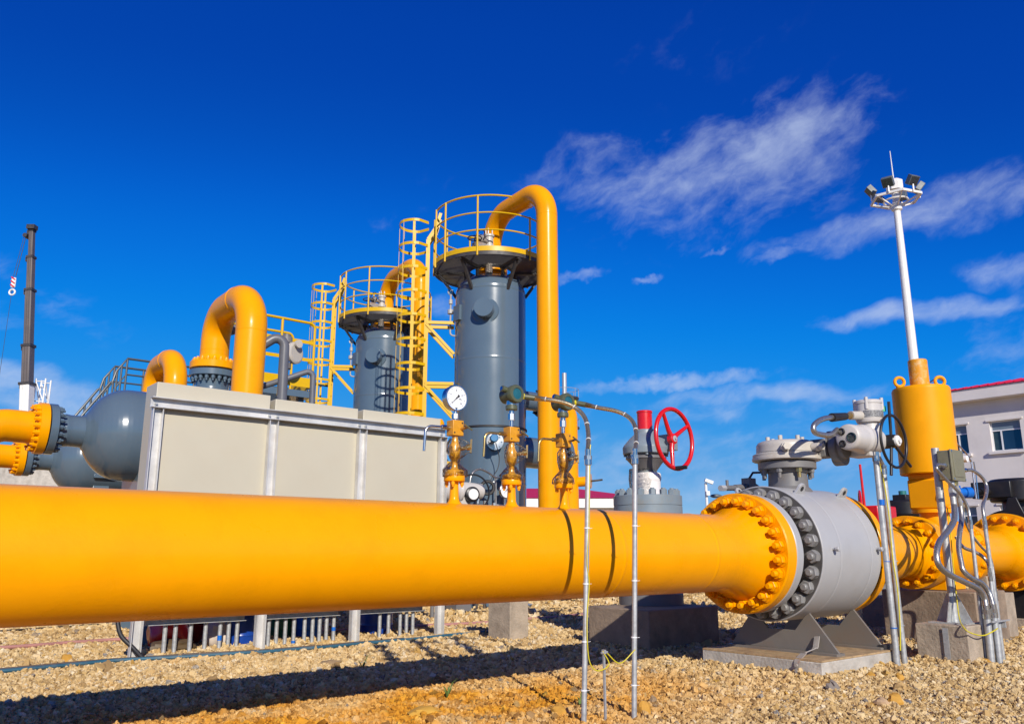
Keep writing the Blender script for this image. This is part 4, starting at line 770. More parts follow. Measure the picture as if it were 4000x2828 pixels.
b = MB(); b.lathe((cu + .01, cv - .01, 0), Zx, [(1.615, .142), (1.65, .14), (1.78, .143), (1.80, .152), (1.86, .15), (1.875, .138)], 28); b.build('paper_wrap', CREAM, gv, label='white paper wrap round the valve neck')
b = MB(); b.lathe((cu - .03, cv + .03, 0), Zx, [(1.62, .165), (1.7, .16), (1.8, .17), (1.92, .16)], 14); b.build('plastic_film', WRAP, gv)
b = MB(); b.lathe((cu, cv, 0), Zx, [(1.90, .12), (1.98, .18), (2.03, .225), (2.035, .235), (2.06, .235), (2.065, .215), (2.085, .215)], 40); b.build('yoke', VDARK, gv)
b = MB(); b.lathe((cu, cv, 0), Zx, [(2.08, .20), (2.09, .265), (2.17, .268), (2.20, .25), (2.28, .18), (2.33, .125), (2.38, .115), (2.385, 0)], 40); b.cyl((cu + .1, cv, 2.20), (cu + .16, cv - .24, 2.24), .11, .085, n=24); b.box((cu + .16, cv - .2, 2.22), (.17, .16, .18)); gb = b.build('gear_housing', GV, gv, bev=.008)
for k in range(8): q = 2 * math.pi * k / 8; b = MB(); b.cyl((cu + .24 * math.cos(q), cv + .24 * math.sin(q), 2.065), (cu + .24 * math.cos(q), cv + .24 * math.sin(q), 2.085), .02, n=6); b.build('bolt', GV, gb)
b = MB(); b.lathe((cu, cv, 0), Zx, [(2.38, .088), (2.575, .088), (2.58, .094), (2.60, .094), (2.606, .086), (2.606, 0)], 32); b.build('stem_cover', RED, gv, label='red tube standing on the gear housing')
wc = Vector((7.45, 6.05, 2.25)); b = MB(); b.ring(wc, (.06, -1, .04), .345, .026, 60, 10); hw2 = b.build('handwheel', RED, gv)
a_, x_, y_ = MB.basis((.06, -1, .04)); hubc = wc - a_ * .03; sx_ = y_ if abs(y_.z) > abs(x_.z) else x_; rt = a_.cross(sx_)
for q in (122, 32, 258):
    d = None; zdir = Vector((0, 0, 1)); zdir = (zdir - a_ * zdir.dot(a_)).normalized(); xd = zdir.cross(a_)
    if xd.x < 0: xd = -xd
    d = xd * math.cos(R(q)) + zdir * math.sin(R(q)); b = MB(); b.path([hubc + d * .03, hubc + d * .12, wc + d * .335], [.034, .027, .020], 10); b.build('spoke', RED, hw2)
b = MB(); b.lathe(hubc, a_, [(-.03, .06), (.03, .06), (.036, .052), (.036, .0)], 28); b.build('hub', RED, hw2); b = MB(); b.lathe(hubc, a_, [(.034, .036), (.042, .036), (.044, .03), (.044, 0)], 20); b.cyl(hubc + a_ * .044, hubc + a_ * .058, .014, n=6); b.build('hub_nut', VALVE, hw2)
b = MB(); b.cyl(hubc - a_ * .02, (cu + .13, cv - .2, 2.235), .035, n=14); b.build('wheel_shaft', VDARK, gv)
d = xd * math.cos(R(262)) + zdir * math.sin(R(262)); b = MB(); b.cyl(wc + d * .345, wc + d * .345 + a_ * .14 + xd * .05, .022, n=14); b.build('crank_grip', BLK, hw2)
# second red-handwheel valve and black rotary unit far right
rv = thing('red_box_valve', 'red geared valve with thin red position rod behind the grey ball valve', 'valve', (12.45, 6.4, 0))
b = MB(); b.lathe((12.45, 6.4, 0), Zx, [(0, .3), (.6, .3), (1.0, .25), (1.4, .2)], 28); b.build('valve_body', VDARK, rv); b = MB(); b.box((12.72, 6.4, 1.50), (.60, .35, .34)); b.build('gear_box', RED, rv, bev=.02)
b = MB(); b.ring((12.05, 6.3, 1.55), (.5, -.86, 0), .32, .018, 48, 8); b.build('handwheel', RED, rv); b = MB(); b.cyl((12.05, 6.3, 1.24), (12.05, 6.3, 1.86), .014, n=8); b.cyl((12.05, 6.3, 1.55), (12.4, 6.35, 1.55), .03, n=10); b.build('spoke', RED, rv)
b = MB(); b.cyl((12.36, 6.4, 1.6), (12.34, 6.4, 2.30), .022, .018, n=12); b.build('position_rod', RED, rv)
bu = thing('black_rotary_unit', 'round black valve operator with small green topped indicator', 'valve', (13.65, 6.4, 0))
b = MB(); b.lathe((13.65, 6.4, 0), Zx, [(0, .25), (1.5, .25), (1.53, .36), (1.56, .38), (1.76, .38), (1.79, .35), (1.79, 0)], 40); b.cyl((13.95, 6.25, 1.66), (14.2, 6.1, 1.66), .07, n=12); b.build('operator_body', BLK, bu); b = MB(); b.box((13.65, 6.4, 1.84), (.28, .22, .09)); b.build('indicator_base', BLK, bu, bev=.01); b = MB(); b.cyl((13.65, 6.4, 1.885), (13.65, 6.4, 1.95), .06, n=16); b.build('indicator', mat('dark_teal_plastic', (.02, .16, .15), .4), bu)

# ================================================================== rack with beige cabinets
VC = 8.43
rk = thing('cabinet_rack', 'galvanised channel rack on posts carrying the beige cabinets', 'rack', (4.15, VC, 0))
PU = (2.44, 3.645, 4.735, 5.875)
def channel(b, x0, x1, z0, z1, y, dep=.05, vert=True):
    t = .007
    b.bb((x0, y, z0), (x1, y + t, z1))
    if vert: b.bb((x0, y - dep, z0), (x0 + t, y, z1)); b.bb((x1 - t, y - dep, z0), (x1, y, z1))
    else: b.bb((x0, y - dep, z0), (x1, y, z0 + t)); b.bb((x0, y - dep, z1 - t), (x1, y, z1))
for u_ in PU:
    b = MB(); channel(b, u_ - .05, u_ + .05, -.1, 2.372, VC + .03, .06); b.build('post', CHAN, rk)
b = MB(); b.bb((2.37, VC + .02, 2.382), (5.925, VC + .028, 2.471)); b.bb((2.37, VC - .05, 2.374), (5.925, VC + .028, 2.382)); b.bb((2.37, VC - .05, 2.471), (5.925, VC + .028, 2.479)); rl = b.build('top_rail', CHAN, rk)
for u_ in (2.42, 3.60, 3.69, 4.70, 4.78, 5.86): b = MB(); b.cyl((u_, VC + .02, 2.415), (u_, VC + .005, 2.415), .018, n=6); b.cyl((u_, VC + .005, 2.415), (u_, VC - .012, 2.415), .010, n=8); b.build('bolt', GALV, rl)
for k in range(3):
    b = MB(); channel(b, PU[k] + .052, PU[k + 1] - .052, .285, .36, VC + .29, .05, vert=False)
    for j in range(10): x_0 = PU[k] + .12 + j * .09; b.cyl((x_0, VC + .29, .322), (x_0, VC + .278, .322), .008, n=6)
    b.build('cross_beam', GALV, rk)
CT = MB(); CT.cyl((0, 0, -.45), (0, 0, 0), .0215, n=14); ctm = CT.mesh('conduit'); ctm.materials.append(GALV)
def stubs(us):
    for u_ in us:
        o = bpy.data.objects.new('conduit_stub', ctm); COL.objects.link(o); o.parent = rk; g = ORG[rk.name]; o.location = (u_ - g[0], VC + .31 - g[1], .30)
stubs([2.80, 2.90, 3.05, 3.20, 3.35, 3.44, 3.53]); stubs([3.78, 3.875, 3.965, 4.065, 4.165, 4.29, 4.385, 4.47, 4.555, 4.645]); stubs([5.24, 5.36, 5.52, 5.61, 5.70])
b = MB(); b.cyl((3.35, VC + .31, .10), (3.35, VC + .31, .15), .0225, n=14); b.cyl((4.645, VC + .31, .12), (4.645, VC + .31, .16), .0225, n=14); b.cyl((4.165, VC + .31, .02), (4.165, VC + .31, .045), .0225, n=14); b.build('blue_tape', BLUE, rk, kind='stuff')
for k, (a0, a1, lb) in enumerate(((2.425, 3.615, 'left and widest of the three beige cabinets on the rack'), (3.675, 4.695, 'middle of the three beige cabinets on the rack'), (4.765, 5.865, 'right of the three beige cabinets, nearest the grey tower'))):
    t = thing('beige_cabinet', lb, 'cabinet', ((a0 + a1) / 2, VC + .2, .55), 'beige cabinets on the rack')
    b = MB(); b.bb((a0, VC + .045, .40), (a1, VC + .40, 2.615 + (.03 if k == 0 else 0))); b.build('case', BEIGE, t, bev=.006)
    b = MB(); b.bb((a0 + .05, VC + .038, .60), (a1 - .05, VC + .0445, 2.35)); b.build('front_panel', BEIGE, t, bev=.002)

# odds and ends on the ground behind the rack
for (u_, v_, s, m_, lb, nm) in ((3.72, 9.1, (.34, .30, .42), BLUED, 'dark blue plastic canister behind the second rack bay', 'canister'), (5.50, 9.25, (.40, .32, .40), BLUED, 'dark blue plastic drum standing behind the third rack bay', 'canister'), (4.62, 9.3, (.30, .26, .40), BLUE, 'bright blue paint can behind the middle rack bay', 'paint can'), (4.35, 9.5, (.28, .26, .38), mat('green_label_plastic', (.02, .16, .06), .35), 'green can behind the middle rack bay', 'paint can'), (3.0, 9.9, (.34, .3, .30), mat('pale_blue_plastic', (.10, .20, .30), .4), 'pale blue crate behind the left rack post', 'crate')):
    b = MB(); r = s[0] / 2
    if nm == 'crate': b.box((u_, v_, s[2] / 2), s); b.box((u_, v_, s[2]), (s[0] * 1.08, s[1] * 1.08, .04))
    else: b.lathe((u_, v_, 0), Zx, [(0, r * .92), (.02, r * .96), (.10, r), (.11, r * 1.03), (.125, r), (s[2] - .06, r), (s[2] - .05, r * 1.04), (s[2], r * 1.04), (s[2], r * .9), (s[2] - .015, r * .88), (s[2] - .015, 0)], 28)
    b.top(nm.replace(' ', '_'), m_, lb, nm, (u_, v_, 0), bev=.006 if nm == 'crate' else 0)
def bundle(name, c, s, m_, lb, cat, seed):
    b = MB(); b.sph((0, 0, 0), 1, 20, 12); rs = random.Random(seed); vs = []
    for p in b.v:
        n = 1 + .28 * mnoise.noise((p[0] * 2.2 + seed, p[1] * 2.2, p[2] * 2.2)); z = p[2] * n * s[2] + s[2] * .75
        vs.append((c[0] + p[0] * n * s[0], c[1] + p[1] * n * s[1], max(0.0, z)))
    b.v = vs; b.top(name, m_, lb, cat, (c[0], c[1], 0))
bundle('red_bundle', (2.98, 9.2), (.20, .16, .24), RED, 'crumpled red bundle on the gravel behind the left rack bay', 'bundle', 2)
bundle('dark_red_cloth', (3.32, 9.55), (.18, .18, .26), mat('dark_red_cloth_fabric', (.18, .006, .01), .8), 'dark red cloth heap left of the dark blue canister', 'bundle', 9)
bundle('white_sack', (3.45, 9.1), (.14, .14, .17), mat('dusty_white_sack', (.55, .47, .40), .8, var=.2, vscale=9), 'dusty white sack among the things behind the rack', 'sack', 5)
bundle('brown_shoe_pile', (2.95, 8.95), (.24, .12, .07), mat('brown_leather', (.10, .065, .03), .6), 'low brown leather heap in front of the red bundle', 'bundle', 6)
# hoses and cables on the gravel
def gline(pts, r, m_, name, lb, cat, k=6):
    P = []
    for p in smooth([(a, c_, 0) for a, c_ in pts], k):
        w = W(p.x, p.y); P.append((p.x, p.y, gh(w.x, w.y) + r * .8 + .012))
    b = MB(); b.path(P, r, 8); b.top(name, m_, lb, cat, (P[0][0], P[0][1], 0))
gline([(-1.2, 8.2), (.4, 8.28), (1.36, 8.26), (1.96, 8.30), (2.39, 8.31), (3.52, 8.12), (4.69, 8.16), (5.78, 8.27), (6.0, 8.3), (6.6, 8.32), (7.4, 8.6)], .017, HOSEB, 'blue_hose', 'teal blue hose lying along the foot of the cabinet rack', 'hose')
gline([(-1.2, 8.31), (.4, 8.38), (1.36, 8.36), (1.96, 8.39), (2.39, 8.385), (3.0, 8.33), (3.52, 8.21), (4.69, 8.25), (5.3, 8.30)], .016, mat('brown_cable', (.10, .075, .06), .6), 'brown_cable', 'brown cable lying beside the teal blue hose', 'cable')
gline([(-.6, 9.8), (1.62, 10.12), (2.38, 10.32), (2.97, 10.34), (4.0, 9.95), (5.12, 9.64), (7.15, 9.44), (9.3, 9.53), (11, 9.9)], .02, HOSEP, 'pink_hose', 'faded pink hose lying on the gravel behind the rack', 'hose')
gline([(0, 12.3), (1.94, 12.24), (3.49, 12.48), (5.5, 11.7), (7.92, 11.21), (10.6, 10.92), (13, 11.2)], .012, RUB, 'far_black_cable', 'thin black cable on the gravel far behind the rack', 'cable')
b = MB(); b.path(smooth([(2.30, 8.6, .62), (2.29, 8.55, .42), (2.32, 8.5, .24), (2.42, 8.42, .12), (2.50, 8.32, .02)], 6), .02, 10); b.top('dangling_black_cable', RUB, 'black cable dropping to the gravel left of the rack post', 'cable')
# ================================================================== filter rows: built once, the rear row is a copy of the front one
VR, ZN, AU = 12.4, 2.585, 4.34
ROW = []
def reg(o): ROW.append(o); return o
# horizontal vessel
hv = reg(thing('horizontal_vessel', 'front grey horizontal vessel with rounded end and bolted nozzle', 'vessel', (4.5, VR, 0), 'grey horizontal vessels'))
rv_ = .64; prof = [(2.62, .215)]
for k in range(15):
    q = R(90 * k / 14); r_ = rv_ * math.sin(q)
    if r_ > .216: prof.append((3.17 - .56 * math.cos(q), r_))
prof += [(6.6, rv_), (6.9, rv_ * .9), (7.1, rv_ * .6), (7.18, 0)]
b = MB(); b.lathe((0, VR, ZN), AX, prof, 72); b.build('shell', GREY, hv)
b = MB(); b.lathe((0, VR, ZN), AX, [(2.30, .20), (2.34, .21), (2.40, .222), (2.46, .213), (2.55, .213), (2.60, .216), (2.70, .218)], 48); b.build('nozzle', GREY, hv)
b = MB(); b.lathe((0, VR, ZN), AX, [(2.185, .20), (2.185, .335), (2.19, .34), (2.275, .34), (2.28, .335), (2.285, .24), (2.31, .205)], 60); f = b.build('flange', GREY, hv); bolts_joined(f, (2.28, VR, ZN), AX, .285, 20, .032, .05, GREY)
for u_ in (3.45, 6.0):
    b = MB(); b.bb((u_ - .14, VR - .42, .2), (u_ + .14, VR + .42, ZN - .42)); b.bb((u_ - .22, VR - .55, 0), (u_ + .22, VR + .55, .2)); b.bb((u_ - .18, VR - .60, ZN - .35), (u_ + .18, VR - .48, ZN - .28)); b.build('saddle', GREY, hv, bev=.006)
b = MB(); b.lathe((AU, VR, 0), Zx, [(ZN + .5, .30), (ZN + .70, .26), (3.40, .235), (3.50, .24), (3.56, .25)], 48); b.build('outlet_nozzle', GREY, hv)
b = MB(); b.lathe((AU, VR, 0), Zx, [(3.56, .25), (3.565, .335), (3.57, .342), (3.655, .342), (3.66, .336)], 60); f = b.build('outlet_flange', GREY, hv); bolts_joined(f, (AU, VR, 3.565), (0, 0, -1), .29, 20, .032, .055, GREY)
# inlet elbow
ie = reg(thing('inlet_elbow', 'yellow elbow bolted to the front horizontal vessel at the left edge', 'pipe', (1.3, VR, 0), 'yellow inlet elbows'))
b = MB(); b.path(rpath([(2.12, VR, ZN), (1.38, VR - .06, ZN), (1.30, VR - .08, -.1)], .66, 16), .212, 40); b.build('elbow_pipe', YEL, ie)
b = MB(); b.lathe((0, VR, ZN), AX, [(2.0, .215), (2.04, .25), (2.06, .30), (2.06, .335), (2.065, .342), (2.165, .342), (2.17, .336)], 60); f = b.build('flange', YEL, ie); bolts_joined(f, (2.062, VR, ZN), (-1, 0, 0), .29, 20, .032, .05, YEL)
# arch pipe
ar = reg(thing('arch_pipe', 'fat yellow arch pipe rising above the beige cabinets', 'pipe', (4.32, VR - 1.0, 0), 'yellow arch pipes over the horizontal vessels'))
b = MB(); b.path(rpath([(AU, VR, 3.70), (AU, VR, 4.57), (AU - .04, VR - 1.5, 4.57), (AU - .04, VR - 1.5, .2)], .58, 18), .213, 48); b.build('pipe', YEL, ar)
for p, ax in (((AU, VR, 3.98), (0, 0, 1)), ((AU - .01, VR - .575, 4.57), (0, -1, 0)), ((AU - .03, VR - .93, 4.57), (0, -1, 0)), ((AU - .04, VR - 1.5, 3.98), (0, 0, 1))):
    b = MB(); b.lathe(p, ax, [(-.006, .2125), (0, .2155), (.006, .2125)], 48); b.build('weld_seam', YEL, ar)
b = MB(); b.lathe((AU, VR, 0), Zx, [(3.685, .336), (3.69, .342), (3.785, .342), (3.79, .336), (3.80, .27), (3.86, .225), (3.9, .214)], 60); f = b.build('flange', YEL, ar); bolts_joined(f, (AU, VR, 3.785), (0, 0, 1), .29, 20, .034, .04, YEL)
# tower
TU = 9.74; RV = .70
tw = reg(thing('grey_tower', 'tall grey filter tower with round nozzle, in front of the blue sky', 'tower', (TU, VR, 0), 'grey filter towers'))
b = MB(); prof = [(0, RV + .10), (.04, RV + .10), (.05, RV), (1.45, RV)]
for zz in (2.2, 4.56): prof += [(zz - .02, RV), (zz - .006, RV + .004), (zz + .006, RV + .004), (zz + .02, RV)]
prof += [(5.94, RV), (5.946, RV + .004), (5.955, RV + .004), (5.96, RV)]
for k in range(1, 13): q = R(90 * k / 12); prof.append((5.96 + .42 * math.sin(q), RV * math.cos(q)))
b.lathe((TU, VR, 0), Zx, prof, 96); sh = b.build('shell', GREY, tw)
q = R(223); d = Vector((math.cos(q), math.sin(q), 0)); mc = Vector((TU, VR, 5.47)); b = MB(); b.lathe(mc, d, [(RV - .05, .185), (RV + .20, .185), (RV + .205, .18), (RV + .205, 0)], 44); b.build('manway_nozzle', GREY, tw)
b = MB(); b.lathe(mc + Vector((0, 0, -.01)), d, [(RV - .12, .27), (RV - .02, .262), (RV - .008, .25)], 44); b.build('reinforcing_pad', GREY, tw)
b = MB(); b.lathe((TU, VR, 0), Zx, [(3.22, RV + .001), (3.225, RV + .018), (3.258, RV + .018), (3.262, RV + .001)], 72); b.build('black_strap', RUB, tw)
b = MB(); b.cyl((TU + .5, VR - .1, 3.92), (TU + 1.25, VR - .1, 3.92), .19, n=36); b.lathe((TU + 1.1, VR - .1, 3.92), AX, [(.15, .19), (.15, .30), (.24, .30)], 40); sn = b.build('upper_side_nozzle', GREY, tw); bolts_joined(sn, (TU + 1.25, VR - .1, 3.92), (-1, 0, 0), .25, 14, .03, .06, BLK)
b = MB(); b.cyl((TU + .4, VR - .25, 2.86), (TU + 1.55, VR - .25, 2.86), .30, n=40); b.lathe((TU + 1.5, VR - .25, 2.86), AX, [(.05, .30), (.05, .40), (.14, .40)], 44); sn = b.build('lower_side_nozzle', GREY, tw); bolts_joined(sn, (TU + 1.55, VR - .25, 2.86), (-1, 0, 0), .35, 16, .03, .06, BLK)
# little gauge on the upper left of the tower
q = R(150); d = Vector((math.cos(q), math.sin(q), 0)); o0 = Vector((TU, VR, 0)) + d * (RV + .10)
b = MB(); b.path(rpath([(Vector((TU, VR, 5.10)) + d * RV), o0 + Vector((0, 0, 5.12)), o0 + Vector((0, 0, 5.95))], .06, 5), .018, 8); b.cyl(o0 + Vector((0, 0, 5.55)), o0 + Vector((0, 0, 5.63)), .06, n=12); b.cyl(o0 + Vector((0, 0, 5.75)), o0 + Vector((0, 0, 5.84)), .04, n=10); b.build('sample_tube', VALVE, tw); b = MB(); b.lathe(o0 + Vector((0, 0, 6.0)), (-.3, -1, 0), [(-.03, .06), (0, .065), (.005, 0)], 18); b.build('sample_gauge', STEEL, tw)
b = MB(); b.box(Vector((TU, VR, 5.5)) + Vector((math.cos(R(170)), math.sin(R(170)), 0)) * (RV + .03), (.06, .2, .3)); b.build('name_bracket', GREY, tw)
b = MB(); b.path(rpath([(TU - .1, VR - .60, 6.10), (TU - .1, VR - .66, 6.14), (TU + .13, VR - .66, 6.14), (TU + .13, VR - .60, 6.10)], .02, 3), .012, 6); b.build('lifting_handle', GREY, tw)
# platform round the tower head
ZD, RD = 6.50, 1.15
pf = reg(thing('tower_platform', 'round grating platform with yellow railing on the front tower', 'platform', (TU, VR, ZD), 'round platforms on the towers'))
b = MB(); b.band((TU, VR, ZD - .075), RD - .012, .075, .012, 0, 2 * math.pi, 72); b.band((TU, VR, ZD - .08), .43, .08, .012, 0, 2 * math.pi, 40); b.build('deck_rim', DARKST, pf)
b = MB(); k = -RD + .03
while k < RD - .02:
    w = math.sqrt(RD * RD - k * k) - .015
    if abs(k) < .44:
        h_ = math.sqrt(.445 ** 2 - k * k)
        for s0, s1 in ((-w, -h_), (h_, w)): b.bb((TU + k - .003, VR + s0, ZD - .028), (TU + k + .003, VR + s1, ZD))
    else: b.bb((TU + k - .003, VR - w, ZD - .028), (TU + k + .003, VR + w, ZD))
    k += .042
k = -RD + .08
while k < RD - .05:
    w = math.sqrt(RD * RD - k * k) - .015
    if abs(k) < .44:
        h_ = math.sqrt(.445 ** 2 - k * k)
        for s0, s1 in ((-w, -h_), (h_, w)): b.bb((TU + s0, VR + k - .003, ZD - .012), (TU + s1, VR + k + .003, ZD - .002))
    else: b.bb((TU - w, VR + k - .003, ZD - .012), (TU + w, VR + k + .003, ZD - .002))
    k += .10
b.build('grating', GRILL, pf, kind='stuff')
for k in range(6):
    q = R(20 + 60 * k); d = Vector((math.cos(q), math.sin(q), 0)); c0 = Vector((TU, VR, 0)); b = MB()
    b.bar(c0 + d * .43 + Vector((0, 0, ZD - .075)), c0 + d * (RD - .02) + Vector((0, 0, ZD - .075)), .06, .06); b.bar(c0 + d * (RD - .12) + Vector((0, 0, ZD - .10)), c0 + d * (RV - .01) + Vector((0, 0, 5.92)), .055, .055); b.bar(c0 + d * .5 + Vector((0, 0, ZD - .1)), c0 + d * .5 + Vector((0, 0, 6.2)), .05, .05); b.build('bracket', DARKST, pf)
def arc(r, z, a0, a1, n=48): return [(TU + r * math.cos(R(a0 + (a1 - a0) * k / n)), VR + r * math.sin(R(a0 + (a1 - a0) * k / n)), z) for k in range(n + 1)]
A0, A1 = 162, 296      # near arc of railing, ladder gap at about 148, pipe gap near 310
B0, B1 = -20, 136      # far arc
b = MB(); b.band((TU, VR, ZD - .005), RD, .095, .006, R(A0), R(A1), 40); b.band((TU, VR, ZD - .005), RD, .095, .006, R(B0), R(B1), 40); b.band((TU, VR, ZD - .005), RD, .095, .006, R(300), R(332), 10); b.build('toe_board', YRAIL, pf)
b = MB(); b.path(arc(RD - .01, ZD + 1.12, A0, 252), .019, 8); b.path(arc(RD - .01, ZD + 1.12, B0 + 60, B1), .019, 8); b.build('hand_rail', YRAIL, pf)
for zz in (.42, .77):
    b = MB(); b.path(arc(RD - .01, ZD + zz, A0, A1), .016, 8); b.path(arc(RD - .01, ZD + zz, B0, B1), .016, 8); b.path(arc(RD - .01, ZD + zz, 300, 332, 10), .016, 8); b.build('mid_rail', YRAIL, pf)
for q, h_ in ((162, 1.12), (182, 1.12), (219, 1.12), (272, .78), (296, .78), (300, .78), (332, .78), (340, .78), (10, .78), (45, 1.12), (75, 1.12), (105, 1.12), (136, 1.12)):
    b = MB(); x0, y0 = TU + (RD + .012) * math.cos(R(q)), VR + (RD + .012) * math.sin(R(q)); b.cyl((x0, y0, ZD - .09), (x0, y0, ZD + h_), .019, n=8); b.build('rail_post', YRAIL, pf)
# valves and piping on the tower head
hp = reg(thing('head_valve', 'small rusty valve with handwheel on the front tower platform', 'valve', (TU - .55, VR - .25, ZD), 'small valves on the tower platforms'))
b = MB(); b.lathe((TU - .28, VR - .30, 0), Zx, [(6.3, .07), (6.78, .07), (6.80, .11), (6.86, .11), (6.88, .08), (7.04, .08), (7.05, .10), (7.09, .10)], 20)
for k in range(5): q = 2 * math.pi * k / 5; b.cyl((TU - .28 + .07 * math.cos(q), VR - .30 + .07 * math.sin(q), 7.06), (TU - .28 + .07 * math.cos(q), VR - .30 + .07 * math.sin(q), 7.21), .012, n=6)
b.build('valve_body', PALE, hp); b = MB(); b.cyl((TU - .28, VR - .3, 6.94), (TU - .50, VR - .34, 6.94), .05, n=12); b.lathe((TU - .5, VR - .34, 6.94), (-1, -.15, 0), [(0, .09), (.05, .09), (.06, .03), (.18, .02)], 16); b.box((TU - .58, VR - .36, 6.76), (.22, .16, .14)); b.build('side_valve', RUSTB, hp)
b = MB(); b.ring((TU - .70, VR - .38, 6.90), (0, 0, 1), .135, .012, 28, 6); b.cyl((TU - .70, VR - .38, 6.74), (TU - .70, VR - .38, 6.91), .016, n=8)
for k in range(3): q = R(120 * k); b.cyl((TU - .7, VR - .38, 6.90), (TU - .7 + .13 * math.cos(q), VR - .38 + .13 * math.sin(q), 6.90), .009, n=6)
b.ring((TU - .54, VR - .35, 7.00), (1, .2, 0), .12, .012, 28, 6); b.build('handwheel', DARKST, hp)
gp = reg(thing('grey_vent_pipe', 'thin grey vent pipe bending over on the front tower platform', 'pipe', (TU + .45, VR + .1, ZD), 'grey vent pipes on the towers'))
b = MB(); b.path(rpath([(TU + .22, VR + .1, 6.25), (TU + .22, VR + .1, 7.0), (TU + .75, VR + .05, 7.0), (TU + .75, VR + .05, 6.3)], .16, 8), .055, 14); b.build('pipe', GREY, gp)
# overhead pipe
op = reg(thing('overhead_pipe', 'tall yellow pipe bending over the front tower and running down', 'pipe', (TU - .16, VR - 1.85, 0), 'tall yellow overhead pipes'))
b = MB(); b.path(rpath([(TU + .02, VR, 6.25), (TU + .02, VR, 7.60), (TU - .19, VR - 1.90, 7.60), (TU - .19, VR - 1.90, .78), (TU - .10, VR - .55, .78)], [.60, .60, .45], 18), .195, 48); b.build('pipe', YEL, op)
for p, ax in (((TU + .02, VR, 7.0), (0, 0, 1)), ((TU - .04, VR - .61, 7.6), (-.1, -1, 0)), ((TU - .10, VR - 1.24, 7.6), (-.1, -1, 0)), ((TU - .19, VR - 1.90, 7.0), (0, 0, 1)), ((TU - .19, VR - 1.90, 1.85), (0, 0, 1))):
    b = MB(); b.lathe(p, ax, [(-.006, .1945), (0, .1975), (.006, .1945)], 44); b.build('weld_seam', YEL, op)
b = MB(); b.lathe((TU + .02, VR, 0), Zx, [(6.42, .31), (6.425, .315), (6.60, .315), (6.605, .31), (6.61, .24), (6.70, .205)], 44); f = b.build('flange', YEL, op); bolts_joined(f, (TU + .02, VR, 6.605), Zx, .265, 16, .03, .035, YEL)
# caged ladder
LD = R(146); ld = Vector((math.cos(LD), math.sin(LD), 0)); lt = Vector((-ld.y, ld.x, 0)); LC = Vector((TU, VR, 0)) + ld * 1.27
la = reg(thing('caged_ladder', 'yellow caged ladder climbing the front tower', 'ladder', (LC.x, LC.y, 0), 'yellow caged ladders'))
for s in (-1, 1):
    b = MB(); p = LC + lt * s * .17; b.bar(p + Vector((0, 0, 0)), p + Vector((0, 0, 7.05)), .075, .012, up=lt); b.bar(p + Vector((0, 0, 7.05)), p - ld * .16 + Vector((0, 0, 7.32)), .07, .012, up=lt); b.bar(p - ld * .16 + Vector((0, 0, 7.32)), p - ld * .24 + Vector((0, 0, ZD + 1.12)), .06, .012, up=lt); b.build('stringer', YRAIL, la)
RG = MB(); RG.cyl((-.17, 0, 0), (.17, 0, 0), .012, n=8); rgm = RG.mesh('rung'); rgm.materials.append(YRAIL)
for k in range(23): inst(rgm, 'rung', la, LC + Vector((0, 0, .3 + .29 * k)), lt)
HZ = [2.55 + .485 * k for k in range(11)]
def hoop_pts(z, rr=.33):
    P = []
    for k in range(25):
        q = math.pi * (k / 24) * 1.16 - .08 * math.pi; P.append(LC + ld * (.26 + rr * math.sin(q) * .98) + lt * (rr * math.cos(q)) + Vector((0, 0, z)))
    return [LC + lt * .17 + Vector((0, 0, z))] + P + [LC - lt * .17 + Vector((0, 0, z))]
def flat_loop(b, P, h, th, cen):
    for p, q in zip(P[:-1], P[1:]): b.bar(p, q + (q - p).normalized() * .004, th, h)
for z in HZ: b = MB(); flat_loop(b, hoop_pts(z), .055, .008, LC); b.build('cage_hoop', YRAIL, la)
for k in range(5):
    q = math.pi * (.02 + .96 * k / 4); p = LC + ld * (.26 + .322 * math.sin(q) * .98) + lt * (.322 * math.cos(q)); b = MB(); b.bar(p + Vector((0, 0, HZ[0])), p + Vector((0, 0, HZ[-1] + .03)), .045, .007, up=ld if abs(math.sin(q)) > .4 else lt); b.build('cage_strap', YRAIL, la)
for z in (5.33, 4.12, 2.6):
    for s in (-1, 1):
        p = LC + lt * s * .17 + Vector((0, 0, z)); e = p - ld * (.55 if z > 0 else .4); b = MB(); b.bar(p, e, .06, .06); b.bar(p + Vector((0, 0, -.03)), e + Vector((0, 0, -.62)), .05, .05); b.build('wall_bracket', YRAIL, la)
# rear row
REAR = {'horizontal_vessel': 'rear grey horizontal vessel, lower in the picture behind the front one', 'inlet_elbow': 'yellow elbow bolted to the rear horizontal vessel, lower left', 'arch_pipe': 'smaller yellow arch pipe showing left above the first cabinet', 'grey_tower': 'rear grey tower striped by the shadow of the ladder', 'tower_platform': 'round grating platform with yellow railing on the rear tower', 'head_valve': 'small rusty valve with handwheel on the rear tower platform', 'grey_vent_pipe': 'thin grey vent pipe on the rear tower platform', 'overhead_pipe': 'yellow pipe bending over the rear tower, behind the front ladder', 'caged_ladder': 'yellow caged ladder climbing the rear tower'}
for o in ROW:
    c = copy_tree(o); c.location = c.location + W(.60, 5.1, .09) - W(0, 0, 0); c['label'] = REAR[o.name]

